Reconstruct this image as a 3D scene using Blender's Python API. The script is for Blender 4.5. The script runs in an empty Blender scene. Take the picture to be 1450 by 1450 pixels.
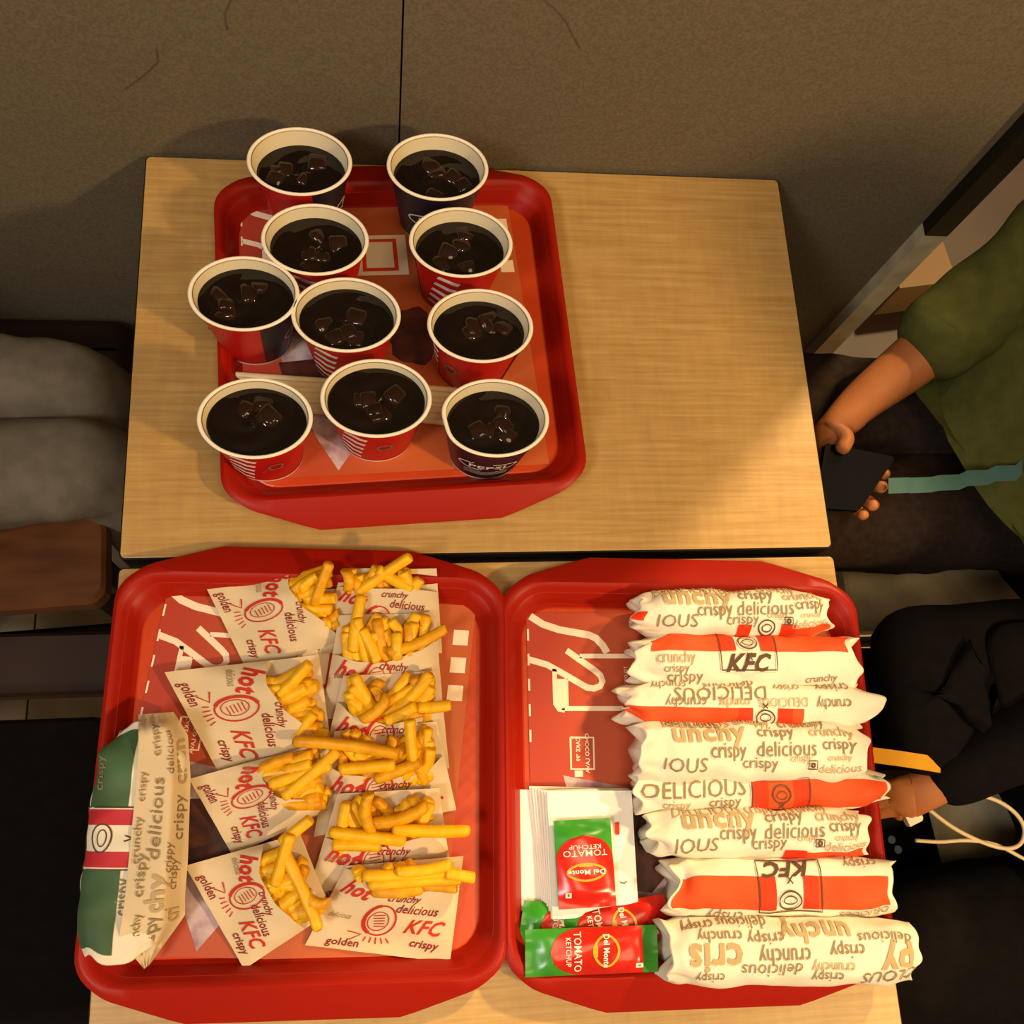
import bpy, bmesh, math, random
from mathutils import Vector, Matrix
from mathutils import noise as mnoise
random.seed(7)
scene = bpy.context.scene
C = scene.collection
TZ = 0.74                                   # table-top height above the floor (m)

# ------------------------------------------------------------------ camera
F_PX = 1400.0
CAM = Vector((0.2028, -0.5825, 0.7942 + TZ))
def rot(a, b, c):
    return Matrix.Rotation(c, 3, 'Z') @ Matrix.Rotation(b, 3, 'Y') @ Matrix.Rotation(a, 3, 'X')
CR = rot(0.2982, -0.1284, -0.0499)
cd = bpy.data.cameras.new('camera'); cam = bpy.data.objects.new('camera', cd); C.objects.link(cam)
cd.sensor_width = 36.0; cd.lens = F_PX / 1450.0 * 36.0; cd.clip_start = 0.02
cam.matrix_world = Matrix.Translation(CAM) @ CR.to_4x4()
scene.camera = cam

# ------------------------------------------------------------------ world, lights, exposure
w = bpy.data.worlds.new('world'); scene.world = w; w.use_nodes = True
w.node_tree.nodes['Background'].inputs[0].default_value = (1.0, 0.72, 0.45, 1)
w.node_tree.nodes['Background'].inputs[1].default_value = 0.17
def lamp(name, loc, target, power, col, size, shape='DISK', spread=math.pi):
    l = bpy.data.lights.new(name, 'AREA'); l.energy = power; l.color = col; l.shape = shape; l.size = size
    l.spread = spread
    o = bpy.data.objects.new(name, l); C.objects.link(o); o.location = loc
    d = Vector(target) - Vector(loc); o.rotation_euler = d.to_track_quat('-Z', 'Y').to_euler()
    return o
lamp('pendant_light', (1.45, -1.25, 2.05), (0.45, -0.55, 0.74), 15.5, (1.0, 0.68, 0.32), 0.12)
lamp('pendant_light_beyond_wall', (2.36, 1.53, 3.0), (0.5, -0.5, 0.74), 84, (1.0, 0.70, 0.34), 0.2)
lamp('fill_light_left', (-0.9, -1.3, 2.6), (0.1, -0.2, 0.8), 12.5, (1.0, 0.96, 0.90), 0.5)  # added neutral fill for the left side and wall, no known fixture
lamp('fill_light_middle', (0.5, -0.85, 2.7), (0.5, -0.4, 0.7), 6, (1.0, 0.70, 0.38), 0.7)  # added warm overhead fill that lifts the tables, no known fixture
vs = scene.view_settings
vs.view_transform = 'Standard'; vs.look = 'None'; vs.gamma = 1.0; vs.use_curve_mapping = False
vs.exposure = 0.62

# ------------------------------------------------------------------ helpers
def P(px, py, z=0.0):
    """photo pixel -> point on the horizontal plane z metres above the table top"""
    d = CR @ Vector(((px - 725) / F_PX, -(py - 725) / F_PX, -1.0))
    t = (z + TZ - CAM.z) / d.z
    return CAM + d * t
def lin(r, g, b):
    def f(c):
        c /= 255.0
        return c / 12.92 if c <= 0.04045 else ((c + 0.055) / 1.055) ** 2.4
    return (f(r), f(g), f(b), 1.0)
MATS = {}
def mat(name, rgb, rough=0.5, spec=0.4, var=0.0, vscale=40.0, bump=0.0, bscale=200.0, stretch=(1, 1, 1), rgb2=None, trans=0.0, sss=0.0, coat=0.0, ior=1.45):
    if name in MATS: return MATS[name]
    m = bpy.data.materials.new(name); m.use_nodes = True; nt = m.node_tree; b = nt.nodes['Principled BSDF']
    b.inputs['Roughness'].default_value = rough; b.inputs['Specular IOR Level'].default_value = spec
    b.inputs['Base Color'].default_value = lin(*rgb); b.inputs['IOR'].default_value = ior
    if trans: b.inputs['Transmission Weight'].default_value = trans
    if coat: b.inputs['Coat Weight'].default_value = coat; b.inputs['Coat Roughness'].default_value = 0.15
    if sss:
        b.inputs['Subsurface Weight'].default_value = sss; b.inputs['Subsurface Radius'].default_value = (0.004, 0.002, 0.001)
        b.inputs['Subsurface Scale'].default_value = 1.0
    tc = nt.nodes.new('ShaderNodeTexCoord'); mp = nt.nodes.new('ShaderNodeMapping'); mp.inputs['Scale'].default_value = stretch
    nt.links.new(tc.outputs['Object'], mp.inputs['Vector'])
    if var or rgb2:
        n = nt.nodes.new('ShaderNodeTexNoise'); n.inputs['Scale'].default_value = vscale; n.inputs['Detail'].default_value = 5.0
        nt.links.new(mp.outputs['Vector'], n.inputs['Vector'])
        cr = nt.nodes.new('ShaderNodeValToRGB')
        c2 = rgb2 if rgb2 else tuple(max(0, c * (1 - var)) for c in rgb)
        cr.color_ramp.elements[0].position = 0.35; cr.color_ramp.elements[1].position = 0.65
        cr.color_ramp.elements[0].color = lin(*c2); cr.color_ramp.elements[1].color = lin(*rgb)
        nt.links.new(n.outputs['Fac'], cr.inputs['Fac']); nt.links.new(cr.outputs['Color'], b.inputs['Base Color'])
    if bump:
        n2 = nt.nodes.new('ShaderNodeTexNoise'); n2.inputs['Scale'].default_value = bscale; n2.inputs['Detail'].default_value = 3.0
        nt.links.new(mp.outputs['Vector'], n2.inputs['Vector'])
        bp = nt.nodes.new('ShaderNodeBump'); bp.inputs['Strength'].default_value = bump; bp.inputs['Distance'].default_value = 0.002
        nt.links.new(n2.outputs['Fac'], bp.inputs['Height']); nt.links.new(bp.outputs['Normal'], b.inputs['Normal'])
    MATS[name] = m
    return m

class MB:
    """collects geometry for one mesh object"""
    def __init__(s): s.v = []; s.f = []
    def add(s, vs, fs):
        o = len(s.v); s.v += [tuple(v) for v in vs]; s.f += [tuple(i + o for i in f) for f in fs]
    def box(s, c, h, rz=0.0):
        R = Matrix.Rotation(rz, 3, 'Z'); c = Vector(c)
        s.add([c + R @ Vector((x * h[0], y * h[1], z * h[2])) for x in (-1, 1) for y in (-1, 1) for z in (-1, 1)],
              [(0, 1, 3, 2), (4, 6, 7, 5), (0, 4, 5, 1), (2, 3, 7, 6), (0, 2, 6, 4), (1, 5, 7, 3)])
    def grid(s, fn, nu, nv, closed=False):
        vs = [fn(i / nu, j / nv) for j in range(nv + 1) for i in range(nu + (0 if closed else 1))]
        n = nu if closed else nu + 1
        fs = [(j * n + i, j * n + (i + 1) % n, (j + 1) * n + (i + 1) % n, (j + 1) * n + i) for j in range(nv) for i in range(nu)]
        s.add(vs, fs)
    def loops(s, L, cap0=False, cap1=False):
        n = len(L[0]); vs = [p for l in L for p in l]
        fs = [(j * n + i, j * n + (i + 1) % n, (j + 1) * n + (i + 1) % n, (j + 1) * n + i) for j in range(len(L) - 1) for i in range(n)]
        if cap0: fs.append(tuple(range(n - 1, -1, -1)))
        if cap1: fs.append(tuple((len(L) - 1) * n + i for i in range(n)))
        s.add(vs, fs)
    def tube(s, pts, r, n=8, caps=True):
        pts = [Vector(p) for p in pts]; L = []
        rr = r if isinstance(r, (list, tuple)) else [r] * len(pts)
        up = Vector((0.13, 0.21, 1)).normalized()
        for i, p in enumerate(pts):
            d = (pts[min(i + 1, len(pts) - 1)] - pts[max(i - 1, 0)]).normalized()
            a = d.cross(up)
            if a.length < 1e-4: a = d.cross(Vector((1, 0, 0)))
            a.normalize(); b = a.cross(d)
            L.append([p + (a * math.cos(k * 2 * math.pi / n) + b * math.sin(k * 2 * math.pi / n)) * rr[i] for k in range(n)])
        s.loops(L, caps, caps)
    def stroke(s, pts, wd, fn):
        """flat ribbon along 2D points, mapped to a surface by fn(x, y)"""
        pts = [Vector(p) for p in pts]; A = []; B = []
        for i, p in enumerate(pts):
            d = (pts[min(i + 1, len(pts) - 1)] - pts[max(i - 1, 0)])
            if d.length < 1e-9: d = Vector((1, 0))
            d.normalize(); n = Vector((-d.y, d.x)) * wd / 2
            A.append(fn(p.x + n.x, p.y + n.y)); B.append(fn(p.x - n.x, p.y - n.y))
        k = len(pts)
        s.add(A + B, [(i, i + 1, k + i + 1, k + i) for i in range(k - 1)])
    def text(s, body, cx, cy, h, fn, rotz=0.0, shear=0.0, bold=0.0, wide=1.0):
        V, Fs = text_geo(body, shear, bold)
        c, sn = math.cos(rotz), math.sin(rotz)
        s.add([fn(cx + h * (x * wide * c - y * sn), cy + h * (x * wide * sn + y * c)) for x, y in V], Fs)
    def build(s, name, m, parent=None, smooth=False, kind=None):
        me = bpy.data.meshes.new(name); me.from_pydata(s.v, [], s.f); me.update()
        if smooth: me.polygons.foreach_set('use_smooth', [True] * len(me.polygons))
        if m: me.materials.append(m)
        o = bpy.data.objects.new(name, me); C.objects.link(o)
        if parent is not None: o.parent = parent; o.matrix_parent_inverse = Matrix.Translation(parent.location).inverted() if parent.type == 'EMPTY' and parent.parent is None else Matrix.Identity(4)
        if kind: o['kind'] = kind
        return o
TCACHE = {}
def text_geo(body, shear, bold):
    """lettering as flat triangles, centred, letter height about 0.7"""
    k = (body, shear, bold)
    if k in TCACHE: return TCACHE[k]
    cu = bpy.data.curves.new('lettering', 'FONT'); cu.body = body; cu.shear = shear; cu.offset = bold
    cu.resolution_u = 2; cu.align_x = 'CENTER'; cu.align_y = 'CENTER'; cu.space_character = 1.0 + bold * 2
    o = bpy.data.objects.new('lettering', cu); C.objects.link(o)
    bpy.context.view_layer.update()
    me = o.to_mesh(); bm = bmesh.new(); bm.from_mesh(me); o.to_mesh_clear()
    bmesh.ops.triangulate(bm, faces=bm.faces[:])
    long = [e for e in bm.edges if e.calc_length() > 0.3]
    if long: bmesh.ops.subdivide_edges(bm, edges=long, cuts=1); bmesh.ops.triangulate(bm, faces=bm.faces[:])
    bm.verts.ensure_lookup_table(); bm.verts.index_update()
    V = [(v.co.x, v.co.y) for v in bm.verts]; Fs = [tuple(v.index for v in f.verts) for f in bm.faces]
    bm.free(); bpy.data.objects.remove(o); bpy.data.curves.remove(cu)
    if V:
        mx = (min(v[0] for v in V) + max(v[0] for v in V)) / 2; my = (min(v[1] for v in V) + max(v[1] for v in V)) / 2
        V = [(a - mx, b - my) for a, b in V]
    TCACHE[k] = (V, Fs)
    return TCACHE[k]
def tag(o, label, cat, group=None):
    o['label'] = label; o['category'] = cat
    if group: o['group'] = group
    return o
def thing(name, loc, label, cat, group=None):
    o = bpy.data.objects.new(name, None); C.objects.link(o); o.location = loc; o.empty_display_size = 0.02
    return tag(o, label, cat, group)
def struct(o): o['kind'] = 'structure'; return o
def V3(x, y, z): return Vector((x, y, z))
def sm(a, b, x):
    t = max(0.0, min(1.0, (x - a) / (b - a))); return t * t * (3 - 2 * t)
def rring(cx, cy, hx, hy, r, z, n=6, ang=0.0, ne=6):
    """rounded rectangle ring, counter-clockwise, with ne points along every straight edge"""
    pts = []
    corners = [(hx - r, hy - r, 0), (-(hx - r), hy - r, 90), (-(hx - r), -(hy - r), 180), (hx - r, -(hy - r), 270)]
    for k, (x, y, a0) in enumerate(corners):
        for i in range(n + 1):
            a = math.radians(a0 + 90.0 * i / n); pts.append((x + r * math.cos(a), y + r * math.sin(a)))
        x2, y2, a2 = corners[(k + 1) % 4]; a2 = math.radians(a2)
        ex, ey = x2 + r * math.cos(a2), y2 + r * math.sin(a2); sx, sy = pts[-1]
        for i in range(1, ne): pts.append((sx + (ex - sx) * i / ne, sy + (ey - sy) * i / ne))
    c, s = math.cos(ang), math.sin(ang)
    return [Vector((cx + x * c - y * s, cy + x * s + y * c, z)) for x, y in pts], pts

# ------------------------------------------------------------------ materials
def wood_mat(name, a, b, rough=0.38):
    m = bpy.data.materials.new(name); m.use_nodes = True; nt = m.node_tree; bs = nt.nodes['Principled BSDF']
    tc = nt.nodes.new('ShaderNodeTexCoord'); mp = nt.nodes.new('ShaderNodeMapping'); mp.inputs['Scale'].default_value = (5, 120, 5)
    n = nt.nodes.new('ShaderNodeTexNoise'); n.inputs['Scale'].default_value = 2.2; n.inputs['Detail'].default_value = 7; n.inputs['Roughness'].default_value = 0.65
    n2 = nt.nodes.new('ShaderNodeTexNoise'); n2.inputs['Scale'].default_value = 3.0
    mp2 = nt.nodes.new('ShaderNodeMapping'); mp2.inputs['Scale'].default_value = (60, 12, 5)
    n3 = nt.nodes.new('ShaderNodeTexNoise'); n3.inputs['Scale'].default_value = 2.0; n3.inputs['Detail'].default_value = 3
    cr = nt.nodes.new('ShaderNodeValToRGB'); cr.color_ramp.elements[0].position = 0.3; cr.color_ramp.elements[1].position = 0.7
    cr.color_ramp.elements[0].color = lin(*b); cr.color_ramp.elements[1].color = lin(*a)
    mx = nt.nodes.new('ShaderNodeMixRGB'); mx.blend_type = 'MULTIPLY'; mx.inputs['Fac'].default_value = 0.35
    mx2 = nt.nodes.new('ShaderNodeMixRGB'); mx2.blend_type = 'MULTIPLY'; mx2.inputs['Fac'].default_value = 0.25
    L = nt.links.new
    L(tc.outputs['Object'], mp.inputs['Vector']); L(mp.outputs['Vector'], n.inputs['Vector']); L(n.outputs['Fac'], cr.inputs['Fac'])
    L(tc.outputs['Object'], mp2.inputs['Vector']); L(mp2.outputs['Vector'], n3.inputs['Vector'])
    L(tc.outputs['Object'], n2.inputs['Vector']); L(cr.outputs['Color'], mx.inputs['Color1']); L(n2.outputs['Fac'], mx.inputs['Color2'])
    L(mx.outputs['Color'], mx2.inputs['Color1']); L(n3.outputs['Fac'], mx2.inputs['Color2'])
    L(mx2.outputs['Color'], bs.inputs['Base Color']); bs.inputs['Roughness'].default_value = rough
    return m
M_WOOD = wood_mat('laminate_wood', (224, 184, 114), (198, 150, 82))
M_EDGE = mat('black_edge_band', (22, 16, 12), 0.5)
M_METAL = mat('black_metal', (18, 17, 16), 0.4)
M_WALL = mat('speckled_wall', (112, 101, 82), 0.75, 0.25, vscale=420, rgb2=(97, 86, 68), bump=0.06, bscale=400)
M_FLOOR = mat('floor_tile', (190, 168, 135), 0.35, 0.4, var=0.15, vscale=12)
M_GROUT = mat('floor_grout', (70, 58, 45), 0.8)
M_BROWNFLOOR = mat('brown_floor', (58, 36, 20), 0.5, var=0.25, vscale=9)
M_TRIMD = mat('dark_trim', (22, 17, 12), 0.5)
M_TRIMC = mat('cream_trim', (205, 190, 155), 0.5, var=0.15, vscale=30)
M_CRACK = mat('crack_line', (88, 77, 60), 0.9)
M_PAPER = mat('bag_paper', (222, 200, 162), 0.8, 0.15, var=0.04, vscale=30, bump=0.15, bscale=90)
M_WRAPP = mat('wrap_paper', (240, 230, 206), 0.7, 0.2, var=0.04, vscale=25, bump=0.3, bscale=70)
M_RIM = mat('cup_rim_paper', (245, 234, 208), 0.6, 0.3)
M_CUPIN = mat('cup_lining', (238, 224, 190), 0.55, 0.3)
M_CUPRED = mat('cup_red', (196, 22, 20), 0.4, 0.4)
M_NAVY = mat('cup_navy', (26, 26, 44), 0.4, 0.4)
M_WHITE = mat('white_print', (240, 228, 214), 0.6)
M_GREYP = mat('grey_print', (120, 120, 100), 0.6)
M_COLA = mat('cola', (20, 9, 5), 0.04, 0.5, var=0.3, vscale=60)
M_ICE = mat('cola_stained_ice', (44, 24, 13), 0.03, 0.9, trans=0.25, ior=1.31)
M_STRAW = mat('paper_straw', (244, 226, 180), 0.6, var=0.05)
M_FRY = mat('fried_potato', (246, 192, 22), 0.45, 0.4, vscale=90, rgb2=(236, 172, 14), bump=0.1, bscale=300, sss=0.15, stretch=(.06, 1, 1))
M_FRY2 = mat('fried_potato_dark', (236, 172, 16), 0.45, 0.4, vscale=90, rgb2=(214, 146, 10), bump=0.1, bscale=300, sss=0.15, stretch=(.06, 1, 1))
M_REDINK = mat('red_ink', (196, 44, 28), 0.7)
M_DKRED = mat('maroon_ink', (140, 34, 24), 0.7)
M_TANINK = mat('tan_ink', (186, 160, 116), 0.75)
M_GREYINK = mat('grey_ink', (146, 124, 88), 0.75)
M_BROWNINK = mat('brown_ink', (92, 66, 44), 0.75)
M_ORANGE = mat('orange_print', (238, 84, 34), 0.6, 0.25, var=0.08, vscale=30)
M_REDORANGE = mat('red_orange_print', (226, 56, 20), 0.6, 0.25)
M_GREENP = mat('green_print', (72, 104, 66), 0.6, var=0.15, vscale=25)
M_PINKRED = mat('crimson_print', (190, 40, 50), 0.6)
M_LINERCREAM = mat('liner_cream_ink', (250, 226, 196), 0.6)
M_CAKE = mat('liner_cake_picture', (96, 46, 34), 0.5, vscale=60, rgb2=(52, 22, 18))
M_CREAMPIC = mat('liner_cream_picture', (222, 200, 196), 0.5, vscale=45, rgb2=(150, 110, 130))
M_NAPKIN = mat('napkin_tissue', (252, 248, 236), 0.9, 0.1, bump=0.1, bscale=400)
M_SGREEN = mat('sachet_green', (62, 160, 44), 0.25, 0.6, var=0.2, vscale=30)
M_SRED = mat('sachet_red', (214, 34, 18), 0.22, 0.6, var=0.15, vscale=50)
M_SYEL = mat('sachet_yellow', (242, 170, 40), 0.3)
M_SKIN = mat('skin', (184, 112, 62), 0.55, 0.35, var=0.08, vscale=30, sss=0.1)
M_GREENCLOTH = mat('olive_green_cotton', (86, 88, 42), 0.95, 0.1, var=0.12, vscale=60, bump=0.2, bscale=600)
M_DKGREEN = mat('dark_green_cotton', (58, 66, 44), 0.95, 0.1, var=0.12, vscale=60, bump=0.2, bscale=600)
M_JEANS = mat('dark_brown_denim', (52, 40, 34), 0.95, 0.1, var=0.2, vscale=120, bump=0.2, bscale=700)
M_BLACKCLOTH = mat('black_cotton', (20, 16, 15), 0.95, 0.1, var=0.2, vscale=80)
M_GREYCLOTH = mat('grey_trouser_cotton', (128, 118, 102), 0.95, 0.1, var=0.1, vscale=50, bump=0.2, bscale=500)
M_SEAT = mat('brown_seat_wood', (112, 66, 30), 0.4, 0.4, vscale=10, rgb2=(84, 46, 20), stretch=(1, 4, 1))
M_DARKSEAT = mat('dark_seat_wood', (60, 36, 24), 0.5, var=0.2, vscale=12)
M_MAROON = mat('maroon_leatherette', (40, 22, 18), 0.6, var=0.15)
M_PHONE = mat('black_glass', (12, 11, 12), 0.15, 0.5)
M_TEAL = mat('teal_ribbon', (70, 104, 98), 0.8)
M_YELLOW = mat('yellow_webbing', (226, 160, 26), 0.7)
M_CABLE = mat('white_cable', (222, 196, 150), 0.5)
M_PLUG = mat('white_plug', (246, 238, 215), 0.4)
M_HAIR = mat('black_hair', (18, 14, 12), 0.6)
M_SHOE = mat('dark_shoe', (30, 26, 24), 0.6)
M_LED = mat('pale_blue_button', (120, 150, 165), 0.4)

def tray_red():
    m = mat('red_tray_plastic', (198, 66, 22), 0.36, 0.45, var=0.06, vscale=20)
    nt = m.node_tree; b = nt.nodes['Principled BSDF']
    tc = nt.nodes.new('ShaderNodeTexCoord'); mp = nt.nodes.new('ShaderNodeMapping'); mp.inputs['Rotation'].default_value = (0, 0, math.radians(45))
    ck = nt.nodes.new('ShaderNodeTexVoronoi'); ck.inputs['Scale'].default_value = 110; ck.inputs['Randomness'].default_value = 0.15
    bp = nt.nodes.new('ShaderNodeBump'); bp.inputs['Strength'].default_value = 0.25; bp.inputs['Distance'].default_value = 0.001
    nt.links.new(tc.outputs['Object'], mp.inputs['Vector']); nt.links.new(mp.outputs['Vector'], ck.inputs['Vector'])
    nt.links.new(ck.outputs['Distance'], bp.inputs['Height']); nt.links.new(bp.outputs['Normal'], b.inputs['Normal'])
    return m
M_TRAYF = tray_red()
M_TRAY = mat('red_tray_rim', (158, 24, 6), 0.42, 0.25)
def liner_mat():
    m = mat('liner_red', (214, 66, 44), 0.45, 0.35); nt = m.node_tree; b = nt.nodes['Principled BSDF']
    tc = nt.nodes.new('ShaderNodeTexCoord'); sx = nt.nodes.new('ShaderNodeSeparateXYZ'); cr = nt.nodes.new('ShaderNodeValToRGB')
    cr.color_ramp.elements[0].position = 0.05; cr.color_ramp.elements[0].color = lin(178, 64, 46)
    cr.color_ramp.elements[1].position = 0.55; cr.color_ramp.elements[1].color = lin(192, 94, 48)
    nt.links.new(tc.outputs['UV'], sx.inputs[0]); nt.links.new(sx.outputs[0], cr.inputs['Fac']); nt.links.new(cr.outputs['Color'], b.inputs['Base Color'])
    return m
M_LINER = liner_mat()

# ------------------------------------------------------------------ the setting
WALL_X1 = P(0, 0, 0).x * 0 + 0.792
mb = MB(); mb.box((-0.45, 0.06, 1.2), (1.238, 0.05, 1.2)); wall = struct(mb.build('wall_back', M_GROUT))
SEAM = 0.2275
for x0, x1 in ((-1.7, -0.62), (-0.618, SEAM - 0.0008), (SEAM + 0.0008, WALL_X1 - 0.001)):
    mb = MB(); mb.box(((x0 + x1) / 2, 0.0055, 1.2), ((x1 - x0) / 2, 0.0045, 1.2)); mb.build('panel', M_WALL, wall)
def on_wall(px, py):
    d = CR @ Vector(((px - 725) / F_PX, -(py - 725) / F_PX, -1.0)); t = (0.0 - CAM.y) / d.y; return CAM + d * t
for pts in ([(762, -6), (785, 12), (801, 30), (812, 52), (822, 70)], [(222, 70), (224, 88), (206, 106), (176, 128)], [(330, -6), (318, 20), (322, 44)]):
    mb = MB(); q = [on_wall(*p) for p in pts]
    mb.stroke([(v.x, v.z) for v in q], 0.0008, lambda x, y: V3(x, 0.0003, y)); mb.build('crack', M_CRACK, wall)
# corner strip that ends the wall: cream below, black above
mb = MB(); mb.box((WALL_X1 + 0.012, 0.03, TZ - 0.07 - 0.335), (0.013, 0.045, 0.335)); struct(mb.build('trim_1', M_TRIMC))
mb = MB(); mb.box((WALL_X1 + 0.012, 0.03, TZ - 0.07 + 0.86), (0.013, 0.045, 0.86)); struct(mb.build('trim_2', M_TRIMD))
# floor tiles
mb = MB(); mb.box((0.4, -0.3, -0.03), (2.6, 2.6, 0.027)); fl = struct(mb.build('floor', M_GROUT))
mt = MB(); mt.box((0, 0, 0), (0.1485, 0.1485, 0.003)); t0 = mt.build('floor_tile', M_FLOOR, fl); first = True
for i in range(-7, 9):
    for j in range(-8, 3):
        o = t0 if first else t0.copy()
        if not first: C.objects.link(o)
        first = False; o.location = (0.15 + i * 0.3, -0.1 + j * 0.3, -0.0005)
# brown flooring past the wall end; added block stands for a lit floor patch
mb = MB(); mb.box((1.55, 0.62, 0.012), (0.74, 0.52, 0.012)); struct(mb.build('floor_beyond', M_BROWNFLOOR))
a = P(1300, 360, -0.62)
mb = MB(); mb.box((a.x, a.y, 0.07), (0.055, 0.06, 0.05), 0.15); struct(mb.build('floor_patch_block', mat('lit_floor_brown', (120, 92, 54), 0.6)))

# ------------------------------------------------------------------ tables
def table(y0, y1, label, group='joined laminate tables'):
    yc = (y0 + y1) / 2; t = thing('restaurant_table', (0.3, yc, 0), label, 'table', group)
    hx, hy = 0.2995, abs(y1 - y0) / 2
    mb = MB()
    prof = [(0.0, TZ - 0.030, 0.0), (0.0, TZ - 0.0015, 0.0), (0.0012, TZ - 0.0004, 0.0)]
    L = [rring(0.3, yc, hx - i, hy - i, 0.004, z, 3, 0, 4)[0] for i, z, _ in prof]
    mb.loops(L, True, False); mb.build('edge_band', M_EDGE, t)
    mb = MB(); L = [rring(0.3, yc, hx - 0.0012, hy - 0.0012, 0.004, TZ - 0.003, 3, 0, 4)[0], rring(0.3, yc, hx - 0.0012, hy - 0.0012, 0.004, TZ - 0.0002, 3, 0, 4)[0], rring(0.3, yc, hx - 0.0018, hy - 0.0018, 0.004, TZ, 3, 0, 4)[0]]
    mb.loops(L, True, True); mb.build('tabletop', M_WOOD, t)
    mb = MB(); mb.tube([(0.3, yc, 0.03), (0.3, yc, TZ - 0.04)], 0.035, 16); mb.build('pedestal', M_METAL, t)
    mb = MB(); mb.box((0.3, yc, TZ - 0.036), (0.17, 0.12, 0.006)); mb.build('support_plate', M_METAL, t)
    mb = MB(); L = [rring(0.3, yc, 0.17 - i, 0.15 - i, 0.03, z, 4, 0, 4)[0] for i, z in ((0, 0.004), (0, 0.012), (0.05, 0.03))]; mb.loops(L, True, True); mb.build('foot_plate', M_METAL, t)
GAP0 = (P(168, 789).y + P(1180, 779).y) / 2
table(-0.002, GAP0, 'pale wood laminate table pushed against the wall, holding the tray of drinks')
table(GAP0 - 0.0065, -0.815, 'pale wood laminate table holding the trays of fries and wraps')

# ------------------------------------------------------------------ trays
FZ = 0.0052                                          # top of the paper liners above the table
def tray(pl, label):
    """pl: rim pixels (left-top, left-bottom, right-top, right-bottom, top flap, bottom flap)"""
    q = [P(*p, 0.022) for p in pl]
    lm = (q[0] + q[1]) / 2; rm = (q[2] + q[3]) / 2; fm = (q[4] + q[5]) / 2
    cx = (lm.x + rm.x) / 2; cy = (lm.y + rm.y) / 2 * 0.4 + fm.y * 0.6
    d = ((q[0] - q[1]).normalized() + (q[2] - q[3]).normalized()); ang = math.atan2(d.y, d.x) - math.pi / 2
    hx = 0.1478; hy = 0.1480; FL = 0.0210
    t = thing('serving_tray', (cx, cy, TZ), label, 'tray', 'red plastic serving trays')
    def ring(i, z, r): return rring(cx, cy, hx - i * 0.78, hy - i * 0.84, r, TZ + z, 7, ang, 20)[0]
    mb = MB(); mb.loops([ring(0.0195, 0.0006, 0.028), ring(0.0205, 0.0036, 0.027), ring(0.022, 0.0042, 0.026)], True, True)
    mb.build('tray_floor', M_TRAYF, t)
    def flange(off, z, zf):
        pts = rring(0, 0, hx + off, hy + off, 0.027, 0, 7, 0, 20)[1]; out = []
        c, s = math.cos(ang), math.sin(ang)
        for x, y in pts:
            e = max(0.0, min(1.0, (hx - 0.010 - abs(x)) / (hx * 0.42)))
            if abs(y) < hy - 0.026: e = 0.0
            yy = y + math.copysign(FL * e, y)
            out.append(Vector((cx + x * c - yy * s, cy + x * s + yy * c, TZ + z + (zf - z) * e)))
        return out
    mb = MB()
    mb.loops([ring(0.0205, 0.0036, 0.027), ring(0.016, 0.0070, 0.030), ring(0.0065, 0.0200, 0.028), ring(0.0035, 0.0226, 0.028), ring(0.0005, 0.0232, 0.028),
              flange(0.0005, 0.0226, 0.0130), flange(0.0026, 0.0208, 0.0112), flange(0.0018, 0.0185, 0.0092), ring(0.0035, 0.0180, 0.028), ring(0.0095, 0.0165, 0.028), ring(0.0185, 0.0040, 0.029), ring(0.0195, 0.0006, 0.028)])
    o = mb.build('tray_rim', M_TRAY, t, smooth=True)
    mod = o.modifiers.new('edge', 'EDGE_SPLIT'); mod.split_angle = math.radians(38)
    return t
tray([(306, 290), (318, 680), (778, 285), (826, 655), (530, 226), (560, 729)], 'red plastic tray carrying the cola cups and straws')
tray([(165, 850), (106, 1370), (713, 845), (716, 1345), (440, 776), (450, 1440)], 'red plastic tray carrying the paper bags of fries')
tray([(714, 870), (716, 1345), (1209, 860), (1262, 1300), (960, 796), (1010, 1431)], 'red plastic tray carrying the wrapped rolls, napkins and ketchup')

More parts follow.
